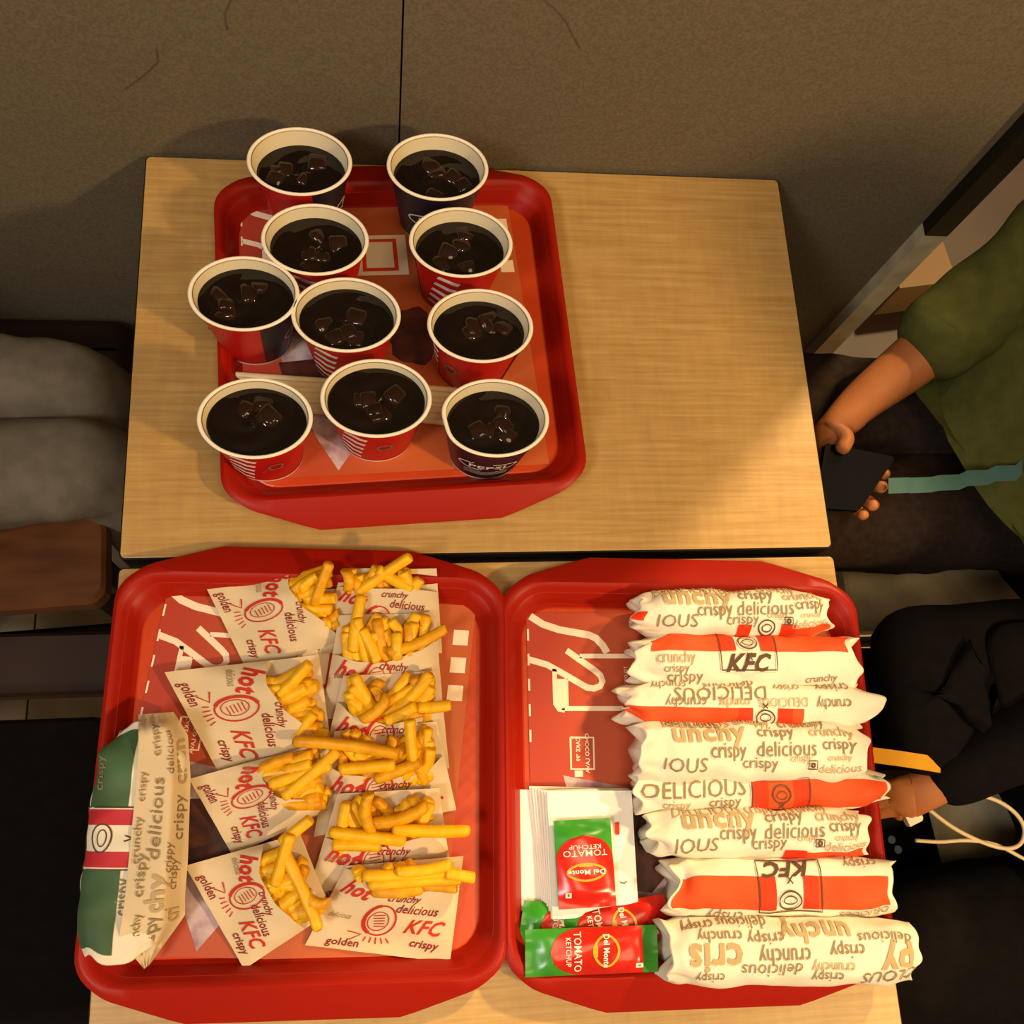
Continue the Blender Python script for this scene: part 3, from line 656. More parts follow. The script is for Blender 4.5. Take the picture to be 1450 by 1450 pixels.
def band(b0, b1, s0, s1, bs0, bs1):
    """orange lengthwise band with a boxed emblem"""
    bm_ = (b0 + b1) / 2
    return [('p', s0, bs0, b0, b1, 'orange', 0.0006), ('p', bs1, s1, b0, b1, 'orange', 0.0006),
            ('p', bs0, bs0 + (bs1 - bs0) * .27, b0, b1, 'red', 0.0008), ('p', bs1 - (bs1 - bs0) * .27, bs1, b0, b1, 'red', 0.0008)]
def emblem(s, b, k=1.0, ink='brown'):
    return [('o', s, b, 0.0085 * k, 0.0062 * k, 0.0011, ink), ('o', s, b - 0.02, 0.0050 * k, 0.0028 * k, 0.0008, ink),
            ('l', [(s - .012 * k, b - .42 * k), (s + .012 * k, b - .62 * k)], 0.0009, ink), ('l', [(s + .012 * k, b - .42 * k), (s - .012 * k, b - .62 * k)], 0.0009, ink)]
PAT1 = [('t', 'unchy', .30, .42, .0200, 'big', 'tan'), ('t', 'crispy', .60, .50, .0125, 'plain', 'grey'), ('t', 'crunchy', .85, .52, .011, 'plain', 'tan'),
        ('t', 'crispy', .38, -.06, .0120, 'plain', 'grey'), ('t', 'delicious', .64, .06, .0125, 'hand', 'grey'), ('t', 'crispy', .88, .14, .011, 'plain', 'grey'),
        ('t', 'IOUS', .19, -.40, .0140, 'hand', 'grey'), ('t', 'crispy', .52, -.38, .0115, 'plain', 'grey'), ('t', 'crispy', .70, -.20, .007, 'plain', 'tan'), ('t', 'DELICIOUS', .25, .82, .010, 'hand', 'tan'), ('t', 'crispy', .50, .84, .010, 'plain', 'tan'), ('t', 'crunchy', .72, .84, .010, 'plain', 'tan'),
        ('t', 'delicious', .88, -.48, .009, 'hand', 'tan'), ('t', 'crunchy', .88, -.18, .006, 'plain', 'tan'),
        ('l', [(.735, -.24), (.775, -.24), (.775, -.50), (.735, -.50), (.735, -.24)], .0007, 'brown'), ('o', .755, -.37, .0013, .0013, .0014, 'brown')]
def box_outline(s0, s1, b0, b1): return [('l', [(s0, b0), (s1, b0), (s1, b1), (s0, b1), (s0, b0)], .0009, 'brown')]

roll('wrapped_roll', (893, 870), (1180, 871), 33, 'short white wrapped roll nearest the table gap, its twisted end showing red',
     PAT1 + [('p', .52, .98, -.97, -.66, 'orange', .0006), ('p', .50, .57, -.97, -.55, 'red', .0008), ('p', .72, .80, -.97, -.50, 'red', .0008), ('p', .57, .72, -.97, -.5, 'white', .0008)] + emblem(.645, -.62, .8) + [('p', .0, .045, -.45, -.05, 'red', .0008)], seed=1, lend=.45, rend=.62, rz=.021)
roll('wrapped_roll', (893, 937), (1222, 940), 39, 'wrapped roll with an orange band and upright brand letters, second from the table gap',
     band(.22, .88, .06, .96, .36, .60) + emblem(.48, .52, .9) + [('t', 'KFC', .478, -.12, .0150, 'brand', 'brown')] + box_outline(.355, .605, -.32, .92) + words([(0.0, .010), (-.32, .011), (-.62, .010)], 21, skip=(.34, .62)), seed=2, rend=.95, jag=.010, rz=.020)
roll('wrapped_roll', (876, 996), (1230, 1001), 33, 'wrapped roll with upside-down words and a slim orange band, third from the table gap',
     [('t', 'DELICIOUS', .62, -.30, .014, 'hand', 'grey')] + words([(-.68, .010), (-.02, .009)], 31) + band(.18, .84, .28, .995, .33, .55) + emblem(.44, .55, .85), flip=True, seed=3, lend=.4, rend=.95, jag=.010, rz=.020)
roll('wrapped_roll', (895, 1064), (1222, 1067), 44, 'plump wrapped roll with a crumpled end, resting against the banded roll beside the napkins',
     PAT1 + words([(.84, .010)], 41), seed=4, lend=.75, rend=.9, rz=.023)
roll('wrapped_roll', (894, 1122), (1262, 1114), 31, 'wrapped roll tucked under the plump one, its orange end hanging over the tray edge',
     [('t', 'DELICIOUS', .22, .05, .0145, 'hand', 'grey'), ('t', 'crispy', .33, -.55, .0105, 'plain', 'grey'), ('t', 'crispy', .14, -.60, .009, 'plain', 'tan')] + band(-.82, .30, .62, .985, .44, .66) + emblem(.55, -.2, .85) + box_outline(.435, .665, -.86, .36), seed=5, lend=.8, rend=.55, rz=.018)
roll('wrapped_roll', (912, 1180), (1232, 1177), 36, 'smooth white wrapped roll beside the end of the napkin pile',
     PAT1 + [('p', .60, .98, -.97, -.72, 'orange', .0006), ('p', .60, .70, -.97, -.66, 'red', .0008)], seed=6, lend=.6, rend=.85, rz=.021)
roll('wrapped_roll', (937, 1255), (1270, 1254), 44, 'wrapped roll with a wide orange band and upside-down brand letters',
     band(-.30, .62, .03, .985, .36, .62) + emblem(.49, .34, 1.0) + [('t', 'KFC', .50, -.52, .0150, 'brand', 'brown')] + box_outline(.345, .625, -.78, .68) + words([(-.50, .011), (-.78, .010), (.80, .009)], 71, skip=(.33, .64)), flip=True, seed=7, lend=.75, rend=.85, rz=.020)
roll('wrapped_roll', (930, 1345), (1298, 1345), 49, 'thickest wrapped roll, printed all over with upside-down words, at the tray flap',
     [('t', 'cris', .82, .10, .023, 'big', 'tan'), ('t', 'py', .10, .02, .023, 'big', 'tan'), ('t', 'unchy', .42, -.62, .019, 'big', 'tan'), ('t', 'crispy', .62, -.42, .0115, 'plain', 'grey'), ('t', 'crunchy', .80, -.45, .0105, 'plain', 'grey'),
      ('t', 'crunchy', .55, .0, .012, 'plain', 'grey'), ('t', 'crispy', .30, -.12, .011, 'plain', 'grey'), ('t', 'delicious', .60, .38, .012, 'hand', 'grey'), ('t', 'crunchy', .36, .28, .010, 'plain', 'tan'), ('t', 'delicious', .14, -.40, .011, 'hand', 'grey'), ('t', 'crispy', .38, .55, .010, 'plain', 'grey'), ('t', 'OLOUS', .12, .62, .013, 'hand', 'grey'), ('t', 'crispy', .84, .58, .009, 'plain', 'grey'), ('t', 'delicious', .70, -.80, .010, 'hand', 'grey'), ('t', 'crispy', .88, -.78, .010, 'plain', 'grey')], flip=True, seed=8, lend=.8, rend=.8, rz=.024)

# green wrapped roll on the fries tray, with a loose sheet of printed paper folded over it
g_items = [('p', .03, .97, .02, .93, 'green', .0006), ('p', .36, .64, -.30, .95, 'white', .0010), ('p', .37, .44, -.30, .94, 'crimson', .0014), ('p', .56, .63, -.30, .94, 'crimson', .0014)] + emblem(.50, .48, 1.1) + box_outline(.36, .64, -.28, .95) + [('t', 'crispy', .80, .72, .010, 'plain', 'grey')] + [('t', 'crispy', .24, -.08, .010, 'plain', 'grey')]
groll = roll('wrapped_roll', (170, 1350), (208, 1020), 62, 'green banded roll in a loose sheet of printed paper, on the fries tray', g_items, seed=9, rz=.021, lend=.8, rend=.55, group=None)
def sheet():
    # outline of the loose fold, measured on the photo, lifted over the roll
    Lp = [(196, 1012), (196, 1060), (193, 1110), (188, 1160), (182, 1220), (176, 1280), (168, 1330), (204, 1372)]
    Rp = [(246, 1008), (266, 1040), (270, 1100), (268, 1160), (266, 1220), (262, 1270), (262, 1296), (212, 1366)]
    def f(u, v, off=0.0):
        k = v * (len(Lp) - 1); i = min(int(k), len(Lp) - 2); q = k - i
        l = Vector(Lp[i]).lerp(Vector(Lp[i + 1]), q); r = Vector(Rp[i]).lerp(Vector(Rp[i + 1]), q); p = l.lerp(r, u)
        z = FZ + 0.0455 * (1 - 0.65 * sm(0.62, 1.0, u)) * (1 - 0.55 * sm(0.80, 1.0, v)) * (1 - 0.4 * (1 - sm(0, .08, v)))
        z += 0.0010 * math.sin(11 * v + 3 * u) + 0.0016 * math.sin(26 * u + 9 * v) * (sm(.8, 1, v) + 1 - sm(0, .12, v))
        return P(p.x, p.y, z + off)
    mb = MB(); mb.grid(lambda u, v: f(u, v), 20, 48); o = mb.build('loose_paper', M_PAPER, groll, smooth=True)
    g = lambda x, y: f(max(0, min(1, x)), max(0, min(1, y)), 0.0012)
    big = MB(); sml = MB()
    def t(m, body, x, y, h, **k):
        # letters run from the flap towards the far end of the tray
        V, Fs = text_geo(body, k.get('shear', 0), k.get('bold', 0)); w_ = 3.9
        m.add([g(x + yy * h * w_ * -1 * -1, y - xx * h) for xx, yy in [(a, -b) for a, b in V]], Fs)
    t(sml, 'delicious', .40, .42, .085, shear=.1); t(big, 'chy', .55, .70, .115, bold=.03); t(sml, 'crispy', .24, .62, .065, bold=.006)
    t(sml, 'crispy', .85, .42, .065, bold=.006); t(big, 'crun', .86, .23, .085, bold=.02); t(sml, 'crunchy', .26, .86, .055, bold=.006); t(sml, 'spy', .55, .86, .085, bold=.01)
    t(sml, 'crunchy', .12, .50, .05, bold=.006); t(sml, 'crispy', .14, .30, .05, bold=.006); t(sml, 'crispy', .80, .62, .05, bold=.006); t(big, 'cri', .80, .82, .085, bold=.02); t(sml, 'crispy', .40, .12, .06, bold=.006); t(sml, 'delicious', .64, .18, .05, shear=.1); t(sml, 'crispy', .70, .56, .045, bold=.006)
    big.build('printed_words', M_TANINK, o, kind='stuff'); sml.build('printed_words', M_GREYINK, o, kind='stuff')
sheet()

# ------------------------------------------------------------------ napkins
nz = FZ + 0.0002
nap = [((735, 1118), (850, 1120), (868, 1292), (733, 1290))] + [((749 + 4.2 * k, 1113 + 1.2 * k), (888 + k, 1116 + .6 * k), (897 + 1.2 * k, 1295), (768 + 2.4 * k, 1297 + .8 * k)) for k in range(7)]
for k, q in enumerate(nap):
    f = quadmap(q, nz + 0.0009 + k * 0.0017); h = 0.0007
    mb = MB()
    mb.grid(lambda u, v: f(u, 1 - v) + V3(0, 0, h + 0.0006 * math.sin(5 * u + k) * v), 6, 6); mb.grid(lambda u, v: f(u, v) - V3(0, 0, h), 6, 6)
    top = [f(u, v) for u, v in ((0, 0), (1, 0), (1, 1), (0, 1))]
    mb.loops([[p - V3(0, 0, h) for p in top], [p + V3(0, 0, h) for p in top]])
    o = mb.build('paper_napkin', M_NAPKIN)
    lab = ['white paper napkin at the bottom of the pile, jutting out to the side'] + ['white paper napkin within the squared up pile'] * 6 + ['white paper napkin on top of the pile, under a ketchup sachet']
    tag(o, lab[k], 'napkin', 'napkins in the pile')
    if k in (0, 7):
        mb = MB(); g = lambda x, y: f(x, y) + V3(0, 0, 0.0016)
        if k == 0: mb.stroke([(.19, .30), (.19, .42)], .02, g)
        else: mb.stroke([(.80, .26), (.80, .36)], .05, g)
        mb.build('red_mark', M_REDORANGE, o)
        mb = MB(); mb.stroke([(.80, .74), (.85, .75), (.88, .73)], .012, g); mb.build('grey_mark', M_GREYP, o)

# ------------------------------------------------------------------ ketchup sachets
def sachet(cpx, ang, W, L, z, label, tilt=(0, 0), logo=True, ends=0.0):
    """long side along the local y; ang in degrees turns it on the tray"""
    c = P(*cpx, z + 0.004); t = thing('ketchup_sachet', c - V3(0, 0, .003), label, 'ketchup sachet', 'tomato ketchup sachets')
    R = Matrix.Rotation(math.radians(ang), 3, 'Z'); T = 0.0042
    def pt(x, y, sgn=1, off=0.0):
        u, v = x / (W / 2), y / (L / 2); au, av = min(1, abs(u)), min(1, abs(v))
        h = T * (1 - au ** 3) * (1 - sm(.62, .92, av)) + 0.0004 * math.sin(500 * x) * sm(.75, 1, av) + 0.0006 * math.sin(4 * u + 5 * v + ang) + 0.0004
        q = R @ Vector((x, y, 0)); q.y *= 0.80
        return V3(c.x + q.x, c.y + q.y, c.z + sgn * max(h, .0002) + tilt[0] * q.x + tilt[1] * q.y + off)
    mb = MB(); mb.grid(lambda u, v: pt((u - .5) * W, (v - .5) * L), 16, 24); mb.grid(lambda u, v: pt((.5 - u) * W, (v - .5) * L, -1), 16, 24)
    b = mb.build('foil_packet', M_SGREEN, t, smooth=True)
    f1 = lambda o: (lambda x, y: pt(max(-W / 2, min(W / 2, x)), max(-L / 2, min(L / 2, y)), 1, o))
    mb = MB(); g = f1(.0006)
    def redzone(u, v):
        y = L / 2 - L * ends - v * L * (0.82 - ends); xm = W * 0.497
        if v > .66: xm *= math.sqrt(max(0.0, 1 - ((v - .66) / .34) ** 2))
        return g((u * 2 - 1) * xm, y)
    mb.grid(redzone, 14, 22); mb.build('red_panel', M_SRED, b, smooth=True)
    if logo:
        g = f1(.0011); mb = MB(); n = 26
        mb.stroke([((W * .30 + W * .03 * math.cos(4 * k * math.pi / n)) * math.cos(k * 2 * math.pi / n), L * .10 + L * .095 * math.sin(k * 2 * math.pi / n)) for k in range(n + 1)], .0018, g)
        mb.stroke([(-W * .12, L * .02), (W * .12, L * .02)], .003, g); mb.build('logo_ring', M_SYEL, b)
        mb = MB(); mb.text('Del Monte', 0, L * .10, .0062, f1(.0013), 0, 0, .03, 1.0); mb.text('TOMATO', 0, -L * .115, .0078, f1(.0013), 0, 0, .01, 1.0); mb.text('KETCHUP', 0, -L * .185, .0055, f1(.0013), 0, 0, .01, 1.0)
        mb.stroke([(W * .28, L * .35), (W * .38, L * .35)], L * .06, g); mb.build('white_lettering', M_WHITE, b, kind='stuff')
        mb = MB(); mb.stroke([(W * .315, L * .35), (W * .345, L * .35)], .0022, f1(.0014)); mb.build('green_dot', M_SGREEN, b)
    return t
W_ = 0.0400
zt = nz + 0.0148
sachet((828, 1222), 180, 0.0435, 0.078, zt - .001, 'red and green ketchup sachet lying upside down on the napkin pile')
sachet((838, 1346), -92, 0.0400, 0.098, FZ + .016, 'red and green ketchup sachet on top of the loose heap, with its brand logo showing', tilt=(0.02, .05), ends=.12)
sachet((866, 1310), -82, 0.0380, 0.088, FZ + .006, 'ketchup sachet wedged between the napkins and the uppermost one of the heap', tilt=(.02, .08))
sachet((812, 1312), -100, 0.0380, 0.080, FZ + .002, 'ketchup sachet at the bottom of the heap with only a green end showing')
sachet((828, 1360), -87, 0.030, 0.084, FZ + .001, 'ketchup sachet hidden beneath the uppermost one of the heap', logo=False)

# ------------------------------------------------------------------ people
def skin(name, nodes, edges, root, m, parent, sub=2):
    """nodes: {key: (position, rx, ry)}; grows one continuous surface around the joints"""
    keys = list(nodes); idx = {k: i for i, k in enumerate(keys)}
    me = bpy.data.meshes.new(name); me.from_pydata([tuple(nodes[k][0]) for k in keys], [(idx[a], idx[b]) for a, b in edges], [])
    o = bpy.data.objects.new(name, me); C.objects.link(o)
    o.modifiers.new('skin', 'SKIN'); 
    for k in keys:
        d = me.skin_vertices[0].data[idx[k]]; d.radius = (nodes[k][1], nodes[k][2]); d.use_root = (k == root)
    ss = o.modifiers.new('sub', 'SUBSURF'); ss.levels = sub; ss.render_levels = sub
    dg = bpy.context.evaluated_depsgraph_get(); dg.update()
    me2 = bpy.data.meshes.new_from_object(o.evaluated_get(dg)); me2.name = name
    bpy.data.objects.remove(o); me2.materials.clear(); me2.materials.append(m)
    me2.polygons.foreach_set('use_smooth', [True] * len(me2.polygons))
    o = bpy.data.objects.new(name, me2); C.objects.link(o); o.parent = parent
    o.matrix_parent_inverse = Matrix.Translation(parent.location).inverted()
    return o
def folds(o, amp, freq, seed):
    for v in o.data.vertices:
        n = mnoise.noise(v.co * freq + Vector((seed, 0, 0))) + 0.5 * mnoise.noise(v.co * freq * 2.3 + Vector((0, seed, 0)))
        v.co += v.normal * amp * n
def head(c, f, parent, hair=True):
    """simple head: c centre, f horizontal facing direction"""
    f = Vector(f).normalized(); r = V3(-f.y, f.x, 0); mb = MB()
    def pt(u, v):
        th = u * 2 * math.pi; ph = (v - 0.5) * math.pi; x, y, z = math.cos(ph) * math.cos(th), math.cos(ph) * math.sin(th), math.sin(ph)
        jaw = 1 - 0.25 * sm(0, -1, z); nose = 0.016 * math.exp(-((y / .13) ** 2) - ((z + .1) / .22) ** 2) * (x > 0)
        brow = 0.004 * math.exp(-((z - .18) / .1) ** 2) * (x > 0) - 0.006 * math.exp(-((z - .02) / .1) ** 2) * math.exp(-((abs(y) - .35) / .15) ** 2) * (x > 0)
        return c + f * (x * 0.095 * jaw + nose + brow) + r * (y * 0.075 * jaw) + V3(0, 0, z * 0.115)
    mb.grid(pt, 40, 28, closed=True); mb.build('head', M_SKIN, parent, smooth=True)
    for sgn in (-1, 1):
        mb = MB(); e = c + f * 0.083 + r * (0.031 * sgn) + V3(0, 0, 0.004)
        mb.grid(lambda u, v: e + V3(math.cos(u * 6.2832) * math.sin(v * 3.1416), math.sin(u * 6.2832) * math.sin(v * 3.1416), math.cos(v * 3.1416)) * 0.010, 12, 8, closed=True); mb.build('eye', M_WHITE, parent, smooth=True)
        mb = MB(); e2 = c + r * (0.077 * sgn); mb.grid(lambda u, v: e2 + f * (0.016 * math.cos(u * 6.2832) * math.sin(v * 3.1416)) + V3(0, 0, 0.03 * math.cos(v * 3.1416)) + r * (0.007 * math.sin(u * 6.2832) * math.sin(v * 3.1416)), 12, 8, closed=True); mb.build('ear', M_SKIN, parent, smooth=True)
    mb = MB(); mb.tube([c + f * 0.080 + r * (0.022 * (i / 4 - 1)) + V3(0, 0, -0.058) + f * (0.004 * math.sin(i / 8 * 3.14)) for i in range(9)], 0.004, 6); mb.build('mouth', M_DKRED, parent, smooth=True)
    mb = MB(); mb.grid(lambda u, v: c + (pt(u, 0.5 + 0.5 * v) - c) * 1.09 - f * 0.012 + V3(0, 0, 0.012), 36, 14, closed=True); mb.build('hair', M_HAIR, parent, smooth=True)

def Q(px, py, z): return P(px, py, z)
# person in green at the right of the drinks table
pg = thing('person', (0.95, -0.24, 0.0), 'seated person in green sweatshirt and dark trousers holding a black phone', 'person')
wr = Q(1183, 596, -.080); cf = Q(1286, 517, -.068); el = V3(0.885, -0.062, 0.755); shR = V3(1.02, 0.09, 1.04); shL = V3(1.10, -0.22, 1.02)
pm = Q(1176, 632, -.085)
hipR = V3(0.93, -0.185, .535); hipL = V3(0.93, -0.285, .535); knR = V3(0.55, -0.165, .56); knL = V3(0.545, -0.288, .555)
N = dict(pelvis=(V3(.95, -.25, .56), .10, .12), belly=(V3(.99, -.20, .72), .095, .12), chest=(V3(1.07, -.07, .90), .10, .14), neckb=(V3(1.09, -.045, 1.06), .055, .06), neck=(V3(1.09, -.038, 1.12), .045, .048), skull=(V3(1.09, -.03, 1.17), .05, .05),
         shR=(shR, .05, .05), elR=(el, .036, .038), foR=(cf, .030, .026), wrR=(wr, .020, .016), paR=(pm, .024, .014),
         shL=(shL, .05, .05), elL=(V3(1.13, -.32, .77), .036, .036), wrL=(V3(1.02, -.33, .62), .022, .02), paL=(V3(.99, -.29, .61), .026, .016),
         hipR=(hipR, .07, .07), knR=(knR, .05, .05), anR=(V3(.60, -.17, .10), .035, .035), hipL=(hipL, .07, .07), knL=(knL, .05, .05), anL=(V3(.60, -.32, .10), .035, .035))
E_ = [('pelvis', 'belly'), ('belly', 'chest'), ('chest', 'neckb'), ('neckb', 'neck'), ('neck', 'skull'), ('chest', 'shR'), ('shR', 'elR'), ('elR', 'foR'), ('foR', 'wrR'), ('wrR', 'paR'), ('chest', 'shL'), ('shL', 'elL'), ('elL', 'wrL'), ('wrL', 'paL'),
      ('pelvis', 'hipR'), ('hipR', 'knR'), ('knR', 'anR'), ('pelvis', 'hipL'), ('hipL', 'knL'), ('knL', 'anL')]
# fingers of the phone hand pass behind the phone and curl round its far edge
fing = [((1176, 640), (1225, 668), (1254, 672), .0075), ((1178, 648), (1222, 682), (1250, 690), .0078), ((1176, 655), (1212, 700), (1238, 716), .0075), ((1172, 660), (1200, 712), (1224, 730), .0065)]
for k, (a, b, c, r) in enumerate(fing):
    N['f%da' % k] = (Q(*a, -.100), r * 1.05, r); N['f%db' % k] = (Q(*b, -.106), r, r * .95); N['f%dc' % k] = (Q(*c, -.094), r * .95, r * .9); N['f%dd' % k] = (Q(c[0] - 4, c[1] - 1, -.080), r * .8, r * .75)
    E_ += [('paR', 'f%da' % k), ('f%da' % k, 'f%db' % k), ('f%db' % k, 'f%dc' % k), ('f%dc' % k, 'f%dd' % k)]
for k, (px, r) in enumerate([((1192, 610), .0095), ((1200, 622), .0090), ((1190, 640), .0075)]):
    N['t%d' % k] = (Q(*px, -.072 + .002 * k), r, r)
E_ += [('wrR', 't0'), ('t0', 't1'), ('t1', 't2')]
skin('body', N, E_, 'pelvis', M_SKIN, pg)
head(V3(1.08, -.03, 1.25), (-1, -0.15, 0), pg)
sl = cf + (el - cf) * 0.04
S = dict(hem=(V3(.915, -.235, .60), .145, .125), belly=(V3(.965, -.21, .72), .135, .145), chest=(V3(1.07, -.07, .90), .125, .165), nb=(V3(1.09, -.045, 1.05), .065, .07),
         shR=(shR, .065, .065), elR=(el, .052, .052), mid=(el.lerp(cf, .5), .050, .048), cu=(sl, .041, .036), shL=(shL, .065, .065), elL=(V3(1.13, -.32, .77), .05, .05), wl=(V3(1.02, -.35, .64), .034, .034))
o = skin('sweatshirt', S, [('hem', 'belly'), ('belly', 'chest'), ('chest', 'nb'), ('chest', 'shR'), ('shR', 'elR'), ('elR', 'mid'), ('mid', 'cu'), ('chest', 'shL'), ('shL', 'elL'), ('elL', 'wl')], 'belly', M_GREENCLOTH, pg, 3); folds(o, .011, 10, 3)
S = dict(p=(V3(.96, -.25, .54), .09, .105), hR=(hipR, .074, .076), mR=(hipR.lerp(knR, .5), .074, .074), kR=(knR, .062, .062), aR=(V3(.60, -.17, .12), .05, .05), hL=(hipL, .072, .074), mL=(hipL.lerp(knL, .5), .074, .074), kL=(knL, .062, .062), aL=(V3(.60, -.32, .12), .05, .05))
o = skin('trousers', S, [('p', 'hR'), ('hR', 'mR'), ('mR', 'kR'), ('kR', 'aR'), ('p', 'hL'), ('hL', 'mL'), ('mL', 'kL'), ('kL', 'aL')], 'p', M_JEANS, pg, 3); folds(o, .005, 16, 9)
for y in (-.17, -.32):
    mb = MB(); mb.loops([rring(.555, y, .125 - i, .042 - i, .03, z, 5, 0, 4)[0] for i, z in ((0, .004), (0, .03), (.012, .07), (.03, .09))], True, True); mb.build('shoe', M_SHOE, pg, smooth=True)
mb = MB(); rb = [(1258, 688), (1290, 689), (1330, 687), (1370, 682), (1410, 677), (1448, 668)]
zz = [-.100, -.100, -.098, -.094, -.090, -.086]
for dz in (0, -.003):
    mb.grid(lambda u, v: P(rb[min(5, int(u * 5))][0] + (u * 5 - min(5, int(u * 5))) * 38, rb[min(5, int(u * 5))][1] + (v - .5) * 22 - 8 * u, zz[min(5, int(u * 5))] + .030 + .02 * u + dz), 20, 2)
tag(mb.build('ribbon', M_TEAL, None, smooth=True), 'teal fabric ribbon trailing from the hand that holds the phone', 'ribbon')
# phone in the hand
c = [Q(1166, 628, -.079), Q(1268, 648, -.079), Q(1214, 726, -.086), Q(1150, 722, -.088)]
mb = MB(); L = []
ctr = (c[0] + c[1] + c[2] + c[3]) / 4
for k, dz in ((.97, -.004), (1.0, -.002), (1.0, .002), (.97, .004)):
    ring = []
    for i in range(4):
        p, q, r = c[i - 1], c[i], c[(i + 1) % 4]
        for t in (.10, .05, .0):
            ring.append(ctr + (q.lerp(p, t) * (.5) + q.lerp(r, .10 - t) * .5 - ctr) * k + V3(0, 0, dz))
    L.append(ring[::-1])
mb.loops(L, True, True); tag(mb.build('phone', M_PHONE), 'black phone gripped in the hand beside the drinks table', 'phone')

# person in black at the right of the food table
pb = thing('person', (0.98, -0.60, 0.0), 'seated person all in black with a hand resting near the wrapped rolls', 'person')
kR, kL = V3(.53, -.495, .55), V3(.53, -.735, .55); hR, hL = V3(.95, -.52, .53), V3(.95, -.72, .53)
wr2 = Q(1298, 1126, -.100); el2 = V3(.93, -.47, .74)
N = dict(pelvis=(V3(.98, -.60, .56), .10, .12), belly=(V3(1.02, -.60, .72), .10, .13), chest=(V3(1.05, -.60, .90), .11, .15), nb=(V3(1.06, -.60, 1.05), .055, .06), neck=(V3(1.05, -.60, 1.11), .045, .048), skull=(V3(1.045, -.6, 1.16), .05, .05),
         sR=(V3(1.04, -.45, 1.01), .05, .05), eR=(el2, .038, .038), wR=(wr2, .022, .018), pR=(Q(1274, 1130, -.102), .022, .015),
         sL=(V3(1.04, -.75, 1.01), .05, .05), eL=(V3(1.05, -.80, .76), .038, .038), wL=(V3(.98, -.74, .63), .022, .018), pL=(V3(.94, -.72, .62), .026, .016),
         hR=(hR, .07, .07), kR=(kR, .05, .05), aR=(V3(.60, -.48, .10), .035, .035), hL=(hL, .07, .07), kL=(kL, .05, .05), aL=(V3(.60, -.71, .10), .035, .035))
E_ = [('pelvis', 'belly'), ('belly', 'chest'), ('chest', 'nb'), ('nb', 'neck'), ('neck', 'skull'), ('chest', 'sR'), ('sR', 'eR'), ('eR', 'wR'), ('wR', 'pR'), ('chest', 'sL'), ('sL', 'eL'), ('eL', 'wL'), ('wL', 'pL'), ('pelvis', 'hR'), ('hR', 'kR'), ('kR', 'aR'), ('pelvis', 'hL'), ('hL', 'kL'), ('kL', 'aL')]
for k in range(4):
    y = 1112 + k * 11
    for j, (dx, dz) in enumerate([(1256, -.104), (1238, -.108), (1226, -.118)]):
        N['g%d%d' % (k, j)] = (Q(dx + (k == 3) * 8, y + j * (1 + k), dz), .0082 - .0008 * j, .0080 - .0008 * j)
    E_ += [('pR', 'g%d0' % k), ('g%d0' % k, 'g%d1' % k), ('g%d1' % k, 'g%d2' % k)]
N['h0'] = (Q(1282, 1146, -.104), .009, .009); N['h1'] = (Q(1262, 1156, -.106), .008, .008); E_ += [('wR', 'h0'), ('h0', 'h1')]
skin('body', N, E_, 'pelvis', M_SKIN, pb)
head(V3(1.02, -.60, 1.25), (-1, 0.05, 0), pb)
S = dict(hem=(V3(.97, -.60, .60), .13, .14), belly=(V3(1.0, -.60, .72), .13, .15), chest=(V3(1.05, -.60, .90), .125, .17), nb=(V3(1.06, -.6, 1.04), .065, .07), sR=(V3(1.04, -.45, 1.01), .065, .065), eR=(el2, .055, .055), cR=(wr2.lerp(el2, .03), .030, .028), sL=(V3(1.04, -.75, 1.01), .065, .065), eL=(V3(1.05, -.80, .76), .052, .052), cL=(V3(1.0, -.75, .66), .034, .034))
o = skin('sweatshirt', S, [('hem', 'belly'), ('belly', 'chest'), ('chest', 'nb'), ('chest', 'sR'), ('sR', 'eR'), ('eR', 'cR'), ('chest', 'sL'), ('sL', 'eL'), ('eL', 'cL')], 'belly', M_BLACKCLOTH, pb, 3); folds(o, .008, 11, 5)
S = dict(p=(V3(.97, -.60, .54), .085, .10), hR=(hR, .085, .085), mR=(hR.lerp(kR, .5), .075, .072), kR=(kR, .062, .062), aR=(V3(.60, -.48, .12), .05, .05), hL=(hL, .085, .085), mL=(hL.lerp(kL, .5), .078, .074), kL=(kL, .062, .062), aL=(V3(.60, -.71, .12), .05, .05))
o = skin('trousers', S, [('p', 'hR'), ('hR', 'mR'), ('mR', 'kR'), ('kR', 'aR'), ('p', 'hL'), ('hL', 'mL'), ('mL', 'kL'), ('kL', 'aL')], 'p', M_BLACKCLOTH, pb, 3); folds(o, .006, 14, 4)
for y in (-.48, -.71):
    mb = MB(); mb.loops([rring(.555, y, .125 - i, .042 - i, .03, z, 5, 0, 4)[0] for i, z in ((0, .004), (0, .03), (.012, .07), (.03, .09))], True, True); mb.build('shoe', M_SHOE, pb, smooth=True)

